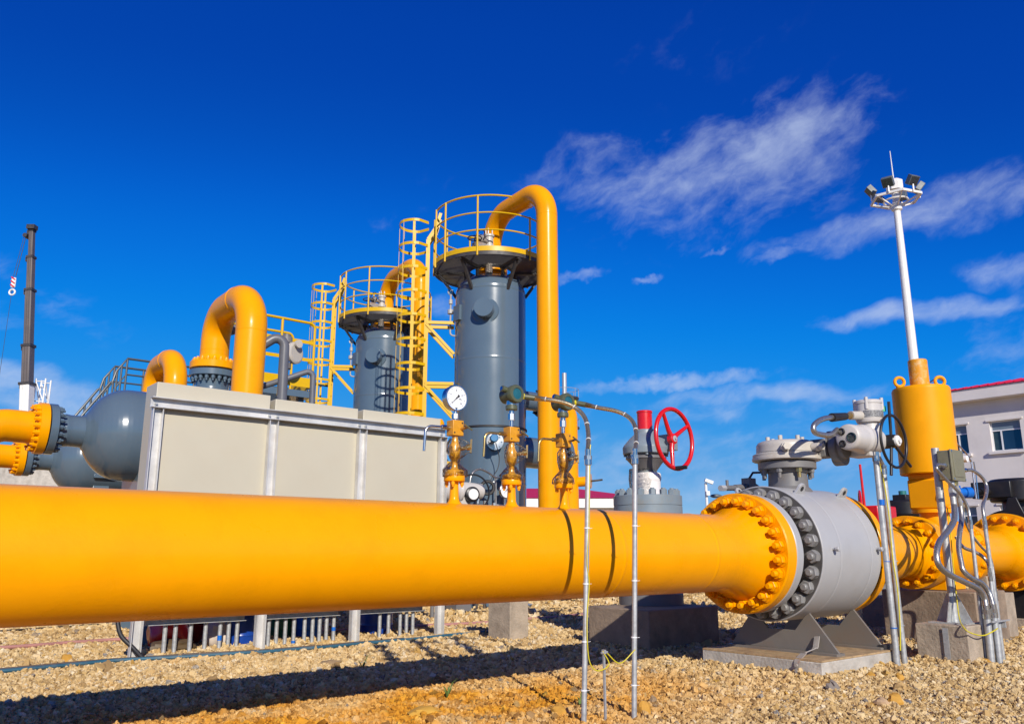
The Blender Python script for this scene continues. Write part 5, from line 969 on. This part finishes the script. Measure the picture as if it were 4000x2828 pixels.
# yellow service platform between the arch and the rear ladder
VP = 13.3; sp = thing('service_platform', 'yellow railed service platform behind the fat yellow arch', 'platform', (5.9, VP, 0))
b = MB(); b.bb((5.22, VP, 3.62), (6.42, VP + .9, 3.74)); b.build('deck', GREY, sp, bev=.004)
b = MB(); b.bb((5.22, VP - .012, 3.80), (6.42, VP - .004, 3.97)); b.bb((6.424, VP, 3.80), (6.432, VP + .9, 3.97)); b.build('toe_board', YRAIL, sp)
b = MB(); b.path(rpath([(5.22, VP, 4.98), (6.42, VP, 4.98), (6.42, VP, 3.5)], .10, 6), .024, 10); b.path(rpath([(5.22, VP + .9, 4.98), (6.42, VP + .9, 4.98), (6.42, VP + .9, 3.5)], .10, 6), .024, 10); b.build('hand_rail', YRAIL, sp)
for zz in (4.30, 4.62): b = MB(); b.bar((5.22, VP, zz), (6.42, VP, zz), .012, .06); b.build('mid_rail', YRAIL, sp)
for u_ in (5.28, 5.80): b = MB(); b.cyl((u_, VP, 3.6), (u_, VP, 4.98), .024, n=10); b.build('rail_post', YRAIL, sp)
for u_, v_ in ((5.3, VP + .2), (6.3, VP + .2), (5.3, VP + .8), (6.3, VP + .8)): b = MB(); b.bar((u_, v_, 0), (u_, v_, 3.62), .1, .1); b.build('leg', GREY, sp)
for pts, r, lb, rad in (([(4.55, 11.75, 3.62), (4.60, 11.75, 3.85), (5.11, 11.6, 4.27), (5.15, 11.6, 1.0)], .074, 'grey steel pipe bending down right of the fat yellow arch', .12), ([(4.9, 11.9, 3.42), (5.20, 11.7, 3.55), (5.61, 11.6, 3.74), (5.64, 11.6, 1.0)], .045, 'thinner grey pipe bending down beside the yellow ladder', .08)):
    b = MB(); b.path(rpath(pts, rad, 6), r, 16); b.top('grey_drain_pipe', mat('grey_pipe_paint', (.12, .125, .145), .4) if 'grey_pipe_paint' not in MATS else MATS['grey_pipe_paint'], lb, 'pipe', (pts[-1][0], pts[-1][1], 0), 'grey pipes between arch and ladder')
b = MB(); b.path(rpath([(4.5, 12.7, 4.35), (4.75, 12.6, 4.46), (4.95, 12.6, 4.50)], .1, 5), .075, 16); b.lathe((4.95, 12.6, 4.50), (1, 0, .1), [(0, .15), (.06, .15), (.065, .08), (.15, .08), (.155, .13), (.2, .13)], 20); b.top('blind_flange_stub', VDARK, 'short dark pipe stub with bolted flange behind the arch', 'pipe')
iv = thing('round_instrument', 'pale round instrument hanging by the yellow platform railing', 'instrument', (5.85, 12.9, 3.9))
b = MB(); b.lathe((5.85, 12.9, 4.28), (.5, -1, 0), [(-.05, .12), (0, .19), (.06, .19), (.08, .16), (.08, 0)], 32); b.build('housing', PALE, iv); b = MB(); b.cyl((5.74, 12.95, 3.9), (5.74, 12.95, 4.6), .06, n=14); b.cyl((5.74, 12.95, 4.45), (5.74, 12.95, 4.55), .10, n=14); b.cyl((5.74, 12.95, 4.0), (5.74, 12.95, 4.1), .10, n=14); b.build('stem', VDARK, iv); b = MB(); b.cyl((5.87, 12.78, 4.42), (5.88, 12.74, 4.42), .07, n=16); b.build('end_cap', PALE, iv)
bs = thing('back_gauge', 'small white gauge on the service platform behind the arch', 'gauge', (5.25, 12.95, 3.7)); dial_gauge(bs, (5.25, 12.95, 3.96), .10, .05, full=False); b = MB(); b.cyl((5.25, 12.98, 3.72), (5.25, 12.98, 3.88), .02, n=10); b.build('stem', BRASS, bs)
# dark railing and stair behind the horizontal vessels
VQ = 18.6; dr = thing('dark_stair_railing', 'dark grey stair railing showing above the horizontal vessels at left', 'railing', (5.2, VQ, 0))
for y0 in (VQ, VQ + 1.0):
    b = MB(); b.path([(3.55, y0, 3.15), (4.14, y0, 4.10), (4.36, y0, 4.46), (4.42, y0, 4.5)], .026, 8); b.path([(4.40, y0, 4.45), (4.46, y0, 4.72), (4.66, y0, 5.03), (9.5, y0, 5.03)], .026, 8); b.build('hand_rail', RAILDK, dr)
    b = MB(); b.path([(4.46, y0, 4.35), (4.66, y0, 4.68), (9.5, y0, 4.68)], .02, 8); b.path([(4.5, y0, 4.30), (9.5, y0, 4.30)], .02, 8); b.build('mid_rail', RAILDK, dr)
    b = MB(); b.path([(4.8, y0, 4.32), (5.25, y0, 4.33), (5.42, y0, 4.52), (6.2, y0, 4.52)], .02, 8); b.build('stair_rail', RAILDK, dr)
    for u_, zt_ in ((3.85, 3.62), (4.14, 4.10), (4.25, 4.28), (4.42, 4.52), (4.48, 4.75), (4.56, 4.88), (4.66, 5.03), (5.28, 5.03), (6.1, 5.03), (6.9, 5.03), (7.7, 5.03), (8.6, 5.03), (9.5, 5.03)):
        b = MB(); b.cyl((u_, y0, 2.6), (u_, y0, zt_), .022, n=8); b.build('post', RAILDK, dr)
b = MB(); b.bb((4.5, VQ + .03, 3.95), (9.5, VQ + .97, 4.02)); b.build('walkway', RAILDK, dr)
for u_ in (4.7, 9.3): b = MB(); b.bar((u_, VQ + .5, 0), (u_, VQ + .5, 3.95), .1, .1); b.build('leg', RAILDK, dr)

# yellow elbow pipe right of the tower, under the upper nozzle
eb = thing('elbow_downpipe', 'yellow elbow pipe dropping right behind the tall yellow pipe', 'pipe', (11.5, VR - .1, 0))
b = MB(); b.path(rpath([(TU + 1.36, VR - .1, 3.92), (TU + 1.95, VR - .15, 3.92), (TU + 1.95, VR - .15, .1)], .42, 12), .19, 36); b.lathe((TU + 1.36, VR - .1, 3.92), AX, [(-.015, .30), (.06, .30), (.065, .2)], 36); b.build('pipe', YEL, eb)
b = MB(); b.cyl((TU + 2.0, VR - .2, 2.35), (TU + 2.22, VR - .45, 2.37), .10, n=16); b.lathe((TU + 2.2, VR - .43, 2.37), (.6, -.8, 0), [(0, .15), (.07, .15), (.075, 0)], 20); b.build('side_flange', YEL, eb); b = MB(); b.cyl((TU + 2.24, VR - .5, 2.37), (TU + 2.45, VR - .6, 2.40), .02, n=8); b.build('valve_stem', DARKST, eb)

# instruments low on the front tower
TI = thing('tower_level_sensor', 'round flange with blue sensor head on the front tower shell', 'sensor', (9.3, 11.7, 2.9))
q = math.atan2(-1, -.62); d = Vector((math.cos(q), math.sin(q), 0)); mc = Vector((TU, VR, 2.93)); b = MB(); b.lathe(mc, d, [(RV - .05, .10), (RV + .10, .10), (RV + .105, .155), (RV + .17, .155), (RV + .172, 0)], 32); f = b.build('flange', STEEL, TI); bolts_joined(f, mc + d * (RV + .17), d, .12, 8, .018, .02, STEEL)
b = MB(); b.cyl(mc + d * (RV + .17) + Vector((-.05, 0, 0)), mc + d * (RV + .40) + Vector((-.06, 0, .02)), .035, n=12); b.build('neck', STEEL, TI); b = MB(); b.lathe(mc + d * (RV + .40) + Vector((-.06, 0, .02)), d, [(-.06, .05), (-.04, .075), (.05, .075), (.07, .06), (.07, 0)], 24); b.build('sensor_head', BLUET, TI)
c0 = mc + d * (RV + .40) + Vector((-.02, 0, -.06)); b = MB(); b.path(smooth([c0, c0 + Vector((.08, 0, -.25)), c0 + Vector((.05, 0, -.45)), c0 + Vector((-.08, 0, -.62)), c0 + Vector((-.12, 0, -.70))], 6), .008, 6); b.ring(c0 + Vector((-.18, 0, -.80)), d, .11, .028, 24, 6); b.build('coiled_cable', RUB, TI)
T2 = thing('blue_tower_transmitter', 'teal blue transmitter on a bracket low on the front tower', 'transmitter', (9.5, 11.4, 2.2)); p = Vector((TU, VR, 2.28)) + Vector((math.cos(R(248)), math.sin(R(248)), 0)) * (RV + .25)
b = MB(); b.lathe(p, (-.4, -1, 0), [(-.09, .05), (-.08, .085), (.06, .085), (.09, .06), (.09, 0)], 24); b.cyl(p + Vector((0, 0, -.06)), p + Vector((0, 0, -.24)), .03, n=12); b.build('housing', BLUET, T2)
b = MB(); b.bar(p + Vector((-.12, .1, .02)), p + Vector((-.12, .1, -.5)), .05, .01); b.bar(p + Vector((.10, .1, .02)), p + Vector((.10, .1, -.32)), .04, .01); b.bar(p + Vector((-.12, .1, -.49)), p + Vector((.2, .2, -.49)), .04, .03); b.build('bracket', GALV, T2)
b = MB(); b.path(smooth([p + Vector((-.08, 0, 0)), p + Vector((-.25, -.05, -.02)), p + Vector((-.42, -.05, .06)), p + Vector((-.62, -.05, .10)), p + Vector((-.78, -.05, -.02)), p + Vector((-.82, -.05, -.35)), p + Vector((-.80, -.05, -.6))], 6), .018, 10); b.build('braided_hose', BRAID, T2)
T3 = thing('stand_gauge', 'small round gauge on a slim stand in front of the tower foot', 'gauge', (9.35, 11.3, 0)); dial_gauge(T3, (9.32, 11.4, 2.03), .135, .06, full=False); b = MB(); b.cyl((9.32, 11.43, .1), (9.32, 11.43, 1.90), .022, n=10); b.box((9.32, 11.43, 1.72), (.08, .06, .09)); b.path(rpath([(9.32, 11.43, 1.73), (9.05, 11.43, 1.73), (9.05, 11.43, 1.4)], .05, 4), .015, 8); b.bar((9.25, 11.40, 1.55), (9.42, 11.40, 1.50), .03, .02); b.build('stand', STEEL, T3)
T4 = thing('pale_electric_actuator', 'pale grey electric actuator lying between cabinets and tower', 'actuator', (8.4, 11.3, 0)); b = MB(); b.lathe((0, 11.4, 1.99), AX, [(7.75, .16), (7.80, .19), (8.22, .19), (8.24, .21), (8.28, .21), (8.30, .15), (8.75, .135), (8.78, .10), (8.78, 0)], 32); b.box((8.3, 11.45, 1.85), (.3, .3, .3)); b.build('housing', PINKW, T4, bev=.01)
b = MB(); b.lathe((8.45, 11.25, 1.92), (-.2, -1, 0), [(-.1, .13), (.05, .13), (.07, .10)], 24); b.build('wheel_hub', BLK, T4); b = MB(); b.lathe((8.45, 11.25, 1.92), (-.2, -1, 0), [(.06, .095), (.085, .09), (.085, 0)], 20); b.build('hub_cap', WHITE, T4); b = MB(); b.ring((8.45, 11.2, 1.95), (-.2, -1, 0), .30, .016, 32, 6); b.build('handwheel', BLK, T4); b = MB(); b.box((8.35, 11.45, .85), (.3, .3, 1.7)); b.build('pedestal', VDARK, T4)
for k, u_ in enumerate((8.62, 8.78, 8.98)): b = MB(); b.cyl((u_, 11.3, 0), (u_, 11.3, 1.78 - .03 * k), .022, n=10); b.cyl((u_, 11.3, 1.78 - .03 * k), (u_, 11.3, 1.86 - .03 * k), .034, n=6); b.top('thin_riser', STEEL, ('left', 'middle', 'right')[k] + ' of three thin steel risers at the tower foot', 'conduit', (u_, 11.3, 0), 'thin risers at the tower foot')
yv = thing('yellow_valve_unit', 'yellow valve stem unit between right cabinet and grey tower', 'valve', (7.2, 10.6, 0)); b = MB(); b.cyl((7.25, 10.6, .62), (7.25, 10.6, 2.2), .09, n=20); b.cyl((7.25, 10.6, 2.15), (7.25, 10.6, 2.4), .06, n=16); b.lathe((7.25, 10.6, 0), Zx, [(2.38, .12), (2.60, .13), (2.95, .13), (3.0, .10), (3.0, 0)], 28); b.build('stem_column', YACT, yv); b = MB(); b.cyl((7.25, 10.6, 0), (7.25, 10.6, .62), .03, n=10); b.build('support_post', VDARK, yv); b = MB(); b.box((7.25, 10.6, 2.42), (.22, .22, .10)); b.bar((7.25, 10.5, 2.2), (7.48, 10.45, 2.0), .05, .02); b.build('yoke', YRAIL, yv)

# ================================================================== buildings and far things
bl = thing('white_building', 'white two storey building with crimson roof at the right edge', 'building', (40, 10, 0)); U0 = 40.0
# real openings: wall built as strips round the windows
def wall_strips(b):
    z_lo, z_hi = -.2, 7.62
    cols = {}
    for w in wins: cols.setdefault((w[0], w[1]), []).append((w[2], w[3]))
    cs = sorted(cols); prev = -6.0
    for (a0, a1) in cs:
        b.bb((U0, prev, z_lo), (U0 + .3, a0, z_hi)); prev = a1
        zs = z_lo
        for (q0, q1) in sorted(cols[(a0, a1)]): b.bb((U0, a0, zs), (U0 + .3, a1, q0)); zs = q1
        b.bb((U0, a0, zs), (U0 + .3, a1, z_hi))
    b.bb((U0, prev, z_lo), (U0 + .3, 16.3, z_hi))
wins = []
for z0 in (5.30, 1.60):
    for v0, v1_ in ((15.51 - .0, 15.51 + .62), (13.28, 14.53), (10.2, 11.45), (7.6, 8.85), (5.0, 6.25), (2.4, 3.65), (-.2, 1.05), (-2.8, -1.55)): wins.append((v0, v1_, z0, z0 + 1.34))
b = MB(); wall_strips(b); b.build('facade_wall', WALL, bl); b = MB(); b.bb((U0 + .3, 16.0, -.2), (U0 + 10, 16.3, 7.62)); b.bb((U0 + .3, -6, -.2), (U0 + 10, -5.7, 7.62)); b.bb((U0 + 9.7, -5.7, -.2), (U0 + 10, 16.0, 7.62)); b.build('side_wall', WALL, bl)
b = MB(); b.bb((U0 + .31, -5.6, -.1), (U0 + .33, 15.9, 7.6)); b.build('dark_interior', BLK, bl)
for w in wins:
    a0, a1, z0, z1 = w; uu = U0 + .14
    b = MB(); t_ = .05
    b.bb((uu, a0, z0), (uu + .06, a0 + t_, z1)); b.bb((uu, a1 - t_, z0), (uu + .06, a1, z1)); b.bb((uu, a0 + t_, z0), (uu + .06, a1 - t_, z0 + t_)); b.bb((uu, a0 + t_, z1 - t_), (uu + .06, a1 - t_, z1)); b.bb((uu, a0 + t_, z0 + .90), (uu + .06, a1 - t_, z0 + .95))
    m_ = a0 + (a1 - a0) * .68; b.bb((uu - .01, m_ - .03, z0 + t_), (uu + .05, m_ + .03, z0 + .90)); fr_ = b.build('window', ALU, bl)
    b = MB(); b.bb((uu + .02, a0 + t_, z0 + .95), (uu + .028, a1 - t_, z1 - t_)); b.build('blind', BLIND, fr_)
    b = MB(); b.bb((uu + .02, a0 + t_, z0 + t_), (uu + .028, m_ - .03, z0 + .90)); b.build('pane', GLASS, fr_); b = MB(); b.bb((uu + .05, m_ + .03, z0 + t_), (uu + .056, a1 - t_, z0 + .90)); b.build('pane', LENS, fr_)
    b = MB(); b.bb((U0 - .14, a0 - .12, z0 - .13), (U0 + .1, a1 + .12, z0 - .005)); b.build('sill', WALL, fr_); b = MB(); b.bb((U0 - .06, a0 - .12, z1 + .004), (U0 + .1, a1 + .12, z1 + .09)); b.build('lintel', WALL, fr_)
b = MB(); b.bb((U0 - .55, -6.5, 7.622), (U0 + 10.5, 16.75, 8.16)); b.build('eaves', WALL, bl, bev=.02)
b = MB(); b.add([(U0 - .62, 16.85, 8.164), (U0 - .62, -6.6, 8.164), (U0 + 11, -6.6, 8.164), (U0 + 11, 16.85, 8.164), (U0 + 5.2, 11.2, 9.42), (U0 + 5.2, -1.0, 9.42)], [(0, 4, 5, 1), (0, 3, 4), (3, 2, 5, 4), (2, 1, 5), (0, 1, 2, 3)]); rf = b.build('roof', ROOF, bl, sharp=5)
b = MB(); k = -6.5
while k < 16.6:
    t_ = min(1.0, (16.85 - k) / 5.65, (k + 6.6) / 5.6); b.bar((U0 - .62, k, 8.18), (U0 - .62 + 5.82 * t_, k, 8.18 + 1.256 * t_), .07, .05); k += .35
b.build('roof_ribs', ROOF, rf, kind='stuff')

lb = thing('low_red_roof_house', 'low white building with red hip roof far behind the pipes', 'building', (4.6, 62, 0), world=True)
b = MB(); b.bb((-3.5, 60, -.2), (8.9, 70, 3.95)); b.bb((-4.3, 59.2, 3.952), (9.7, 70.8, 4.62)); b.build('wall', WHITE, lb)
b = MB(); b.add([(-4.4, 59.1, 4.622), (9.8, 59.1, 4.622), (9.8, 70.9, 4.622), (-4.4, 70.9, 4.622), (.5, 65, 5.72), (4.9, 65, 5.72)], [(0, 1, 5, 4), (1, 2, 5), (2, 3, 4, 5), (3, 0, 4), (3, 2, 1, 0)]); b.build('roof', ROOF, lb, sharp=10)
for x0 in (-2.2, .2, 2.6, 5.0, 7.2): b = MB(); b.bb((x0 - .6, 59.95, 1.1), (x0 + .6, 59.99, 2.6)); w_ = b.build('window', GLASS, lb); b = MB(); b.bb((x0 - .03, 59.92, 1.1), (x0 + .03, 59.948, 2.6)); b.build('mullion', ALU, w_)
# flare tower
ft = thing('flare_tower', 'tiny lattice flare tower with red and white stack far behind', 'tower', (5.85, 90, 0), world=True); fx, fy = 5.85, 90.0
for i in range(4):
    q = R(45 + 90 * i); b = MB(); b.bar((fx + 1.5 * math.cos(q), fy + 1.5 * math.sin(q), 0), (fx + .85 * math.cos(q), fy + .85 * math.sin(q), 17.3), .11, .11)
    b.build('leg', GALV, ft)
b = MB()
for k in range(9):
    z0, z1 = 1.9 * k, 1.9 * (k + 1); r0, r1 = 1.5 - .65 * z0 / 17.3, 1.5 - .65 * z1 / 17.3
    for i in range(4): q0, q1 = R(45 + 90 * i), R(135 + 90 * i); b.bar((fx + r0 * math.cos(q0), fy + r0 * math.sin(q0), z0), (fx + r1 * math.cos(q1), fy + r1 * math.sin(q1), z1), .06, .06); b.bar((fx + r1 * math.cos(q0), fy + r1 * math.sin(q0), z1), (fx + r1 * math.cos(q1), fy + r1 * math.sin(q1), z1), .06, .06)
b.build('bracing', GALV, ft, kind='stuff')
for z in (17.3, 14.0):
    b = MB(); b.cyl((fx, fy, z), (fx, fy, z + .2), 1.6, n=12); b.build('platform', DARKST, ft); b = MB(); b.ring((fx, fy, z + 1.1), (0, 0, 1), 1.55, .03, 24, 5)
    for i in range(8): q = R(45 * i); b.cyl((fx + 1.55 * math.cos(q), fy + 1.55 * math.sin(q), z + .2), (fx + 1.55 * math.cos(q), fy + 1.55 * math.sin(q), z + 1.1), .03, n=5)
    b.build('railing', GALV, ft)
for z0, z1, m_ in ((0, 13.9, WHITE), (14.2, 15.6, RED), (15.6, 16.4, WHITE), (16.4, 17.29, RED), (17.5, 20.3, GALV)): b = MB(); b.cyl((fx, fy, z0), (fx, fy, z1), .26, n=14); b.build('stack_section', m_, ft)
# floodlight mast
mx_, my_ = 16.55, 33.0; ms = thing('floodlight_mast', 'tall white floodlight mast with lamp ring at the right', 'light mast', (mx_, my_, 0), world=True)
b = MB(); b.lathe((mx_, my_, 0), Zx, [(0, .34), (.02, .25), (15.9, .135), (16.1, .135)], 12); b.build('mast_pole', WHITE, ms); ZR = 15.75
b = MB(); b.lathe((mx_, my_, 0), Zx, [(15.2, .16), (15.25, .22), (15.5, .22), (15.55, .16)], 16); b.lathe((mx_, my_, 0), Zx, [(16.1, .32), (16.12, .36), (16.55, .36), (16.6, .30)], 8); b.build('mast_head', WHITE, ms)
b = MB(); hexp = [(mx_ + 1.02 * math.cos(R(60 * i + 20)), my_ + 1.02 * math.sin(R(60 * i + 20)), ZR) for i in range(6)]
for i in range(6): b.bar(hexp[i], hexp[(i + 1) % 6], .09, .10); b.bar(hexp[i], (mx_ + .16 * math.cos(R(60 * i + 20)), my_ + .16 * math.sin(R(60 * i + 20)), ZR - .35), .05, .05)
b.ring((mx_, my_, ZR - .1), (0, 0, 1), .48, .04, 28, 6); b.build('lamp_ring', WHITE, ms)
for i in range(6):
    q = R(60 * i - 10); d = Vector((math.cos(q), math.sin(q), 0)); c = Vector((mx_, my_, ZR + .45)) + d * .98; rz = q
    b = MB(); b.box(c, (.24, .46, .42), rz=rz, ry=R(38)); f_ = b.build('floodlight', LAMPH, ms, bev=.02)
    n_ = Matrix.Rotation(rz, 3, 'Z') @ Matrix.Rotation(R(38), 3, 'Y') @ Vector((1, 0, 0)); b = MB(); b.box(c + n_ * .122, (.012, .39, .35), rz=rz, ry=R(38)); b.build('lamp_glass', LENS, f_); b = MB(); b.bar(c - Vector((0, 0, .18)), c - Vector((0, 0, .46)), .05, .05); b.build('lamp_bracket', WHITE, f_)
b = MB(); b.cyl((mx_, my_, 16.6), (mx_ - .02, my_, 18.0), .03, .016, n=8); b.build('lightning_rod', WHITE, ms)
# crane
cr = thing('mobile_crane', 'dark telescopic crane boom rising at the left edge', 'crane', (-26.9, 45, 0), world=True)
P0 = Vector((-26.55, 45, 5.0)); P1 = Vector((-27.98, 45, 19.25)); ax = (P1 - P0).normalized(); x_ = Vector((1, 0, 0)); x_ = (x_ - ax * x_.dot(ax)).normalized()
secs = [(0, 5.1, .52, WHITE), (4.9, 7.3, .45, BOOM), (7.1, 10.6, .38, BOOM), (10.4, 12.6, .32, BOOM), (12.4, 14.25, .26, BOOM)]
for a0, a1, w, m_ in secs:
    b = MB(); b.bar(P0 + ax * a0, P0 + ax * a1, w, w * 1.2, up=(0, 1, 0)); s_ = b.build('boom_section', m_, cr, bev=.05)
    b = MB(); b.bar(P0 + ax * (a1 - .12), P0 + ax * (a1 + .03), w * 1.22, w * 1.35, up=(0, 1, 0)); b.bar(P0 + ax * (a1 - .3) - x_ * w * .55, P0 + ax * (a1 - .05) - x_ * w * .55, .16, .3, up=(0, 1, 0)); b.build('collar', DARKST, s_)
    for sx in (-.16, .16): b = MB(); b.bar(P0 + ax * (a0 + .05) + x_ * sx * w - Vector((0, w * .62, 0)), P0 + ax * (a1 - .15) + x_ * sx * w - Vector((0, w * .62, 0)), .05, .05, up=(0, 1, 0)); b.build('boom_rib', m_, s_)
b = MB(); b.box(P1 + Vector((.05, -.1, .05)), (.46, .4, .25)); b.cyl(P1 + Vector((-.26, -.2, -.45)), P1 + Vector((-.26, .2, -.45)), .13, n=16); b.build('boom_head', DARKST, cr)
H = P1 + Vector((-.52, -.2, -3.7)); b = MB(); b.box(H + Vector((0, 0, .35)), (.26, .14, .62)); hb = b.build('hook_block', WHITE, cr, bev=.08)
b = MB()
for k in (0, 1, 2): b.box(H + Vector((0, -.085, .15 + .22 * k)), (.28, .01, .07), ry=R(35))
b.build('red_stripe', RED, hb, kind='stuff'); b = MB(); b.ring(H + Vector((0, 0, -.22)), (0, 1, 0), .16, .05, 20, 8); b.build('hook', WHITE, hb)
b = MB(); b.cyl(H + Vector((-.06, 0, .7)), P1 + Vector((-.34, -.1, -.4)), .012, n=6); b.cyl(H + Vector((.08, 0, .7)), P1 + Vector((-.22, -.1, -.4)), .018, n=6); b.cyl(H + Vector((-.02, 0, 0)), Vector((-28.7, 45, 6.0)), .011, n=6); b.build('wire_rope', RUB, cr)
b = MB(); b.bb((-30.2, 43.6, .9), (-23.2, 46.4, 2.2)); b.bb((-27.8, 43.8, 2.203), (-25.2, 46.2, 4.2)); b.bb((-29.9, 44.2, 2.203), (-28.2, 45.2, 3.8)); b.build('carrier', WHITE, cr, bev=.1)
b = MB(); b.bar((-26.4, 45, 3.6), P0 + ax * .5, .6, .6, up=(0, 1, 0)); b.build('boom_foot', WHITE, cr)
for k in range(4):
    for sy in (43.6, 46.4): b = MB(); b.cyl((-29.4 + 1.75 * k, sy - .18, .55), (-29.4 + 1.75 * k, sy + .18, .55), .55, n=24); b.build('wheel', RUB, cr)
lt_ = thing('lattice_boom', 'white lattice boom beside the dark crane boom', 'crane', (-26.2, 46, 0), world=True); bx_, by_ = -26.75, 46.0
for sx, sy in ((-.27, -.27), (.27, -.27), (-.27, .27), (.27, .27)): b = MB(); b.cyl((bx_ + sx, by_ + sy, 0), (bx_ + sx, by_ + sy, 10.5), .045, n=8); b.build('chord', WHITE, lt_)
b = MB()
for k in range(9):
    z0, z1 = 1.15 * k, 1.15 * (k + 1)
    for s in (-.27, .27): b.cyl((bx_ - .27, by_ + s, z0 if k % 2 else z1), (bx_ + .27, by_ + s, z1 if k % 2 else z0), .028, n=6); b.cyl((bx_ + s, by_ - .27, z0 if k % 2 else z1), (bx_ + s, by_ + .27, z1 if k % 2 else z0), .028, n=6); b.cyl((bx_ - .27, by_ + s, z1), (bx_ + .27, by_ + s, z1), .03, n=6)
b.build('lacing', WHITE, lt_, kind='stuff')
# street lamps and far tank
def lamp(x, y, h, label, d):
    t = thing('street_lamp', label, 'street lamp', (x, y, 0), 'far street lamps', world=True); b = MB(); b.path(smooth([(x, y, 0), (x, y, h * .6), (x, y, h * .86), (x - d * .25, y, h * .96), (x - d * .9, y, h), ], 6), .07, 8); b.build('pole', WHITE, t)
    b = MB(); b.sph((x - d * 1.5, y, h + .03), .36, 14, 8, (1, .4, .34)); b.build('lamp_head', LAMPH, t)
lamp(12.95, 50, 4.15, 'curved white street lamp between red wheel valve and ball valve', .45)
t = thing('camera_pole', 'thin white camera pole just right of the red wheel valve', 'camera pole', (14.08, 60, 0), world=True); b = MB(); b.cyl((14.08, 60, 0), (14.03, 60, 5.75), .10, n=8); b.build('pole', WHITE, t); b = MB(); b.box((14.22, 59.8, 5.85), (.6, .3, .22), ry=R(20)); b.box((14.1, 59.8, 5.0), (.25, .25, .3)); b.build('camera_housing', WHITE, t)
tk = thing('far_grey_tank', 'pale grey concrete tank wall low at the far left', 'tank', (-13, 28, 0), world=True); b = MB(); b.lathe((-13.5, 29, 0), Zx, [(0, 5), (3.55, 5), (3.6, 4.9), (3.6, 0)], 64); b.build('tank_wall', CONCP, tk); b = MB(); b.lathe((-13.5, 29, 0), Zx, [(3.4, 5.01), (3.42, 5.06), (3.56, 5.06), (3.58, 5.01)], 64); b.build('rim', CONCP, tk)
# single larger stones
STM = mat('ochre_brown_stone', (.52, .27, .04), .85, var=.3, vscale=9, bump=.4, bscale=24); STG = mat('dark_grey_stone', (.13, .13, .14), .8, var=.25, vscale=9, bump=.3)
def stone(x, y, s, m_, lb, seed):
    b = MB(); b.sph((0, 0, 0), 1, 12, 8); vs = []; u_, v_ = toUV(x, y)
    for p in b.v:
        n = 1 + .45 * mnoise.noise((p[0] * 1.3 + seed * 3.1, p[1] * 1.3, p[2] * 1.3)); vs.append((u_ + p[0] * s[0] * n, v_ + p[1] * s[1] * n, gh(x, y) + s[2] * .5 + p[2] * s[2] * n))
    b.v = vs; b.top('stone', m_, lb, 'stone', (u_, v_, 0), 'larger loose stones', sharp=25)
for a in ((.29, 5.46, (.05, .042, .045), STM, 'angular ochre stone left of the left conduit pole', 1), (.83, 5.52, (.05, .04, .05), STM, 'round ochre stone at the foot of the right conduit pole', 2), (-4.1, 7.98, (.055, .045, .05), STM, 'orange brown stone on the gravel left of the rack', 3), (2.56, 5.85, (.06, .05, .05), STM, 'biggest orange brown stone on the right foreground gravel', 4), (2.93, 7.11, (.04, .035, .025), STM, 'small tan stone near the right corner of the pad', 5), (3.10, 6.97, (.045, .035, .03), STM, 'flat brown stone in front of the actuator conduits', 6), (2.44, 5.80, (.055, .045, .035), mat('tan_stone', (.45, .30, .17), .85, var=.2, vscale=8, bump=.3), 'tan stone just left of the biggest orange stone', 7), (2.66, 5.90, (.03, .025, .02), STG, 'dark grey pebble right of the biggest orange stone', 8), (-1.63, 7.8, (.10, .05, .03), mat('dusty_brown_stone', (.28, .19, .10), .9, var=.2), 'long flat brown stone in front of the rack', 9), (4.29, 7.84, (.035, .03, .03), STM, 'small orange stone at the foot of the conduit bundle', 10), (-.55, 5.55, (.11, .07, .028), mat('yellow_stained_stone', (.60, .34, .05), .85, var=.2), 'flat yellow stained stone at the bottom of the picture', 11)): stone(*a)
# weeds
WEED = mat('dull_green_weed', (.10, .16, .03), .7, var=.3, vscale=20)
for k, (x, y, lb_) in enumerate(((.45, 5.75, 'small green weed by the left conduit pole'), (-.45, 6.1, 'thin weed in the yellow stained gravel'), (-1.3, 7.55, 'tiny weed near the shadow edge left'))):
    u_, v_ = toUV(x, y); b = MB()
    for j in range(7):
        q = random.uniform(0, 6.28); h_ = random.uniform(.05, .13); d = Vector((math.cos(q), math.sin(q), 0)); s_ = d.cross(Vector((0, 0, 1))) * .006; p0 = Vector((u_, v_, 0)); p1 = p0 + d * h_ * .4 + Vector((0, 0, h_ * .8)); p2 = p0 + d * h_ * .9 + Vector((0, 0, h_))
        b.add([p0 - s_, p0 + s_, p1 + s_, p1 - s_, p2], [(0, 1, 2, 3), (3, 2, 4)])
    b.top('weed', WEED, lb_, 'weed', (u_, v_, 0), 'weeds in the gravel')
print('objects', len(bpy.data.objects))
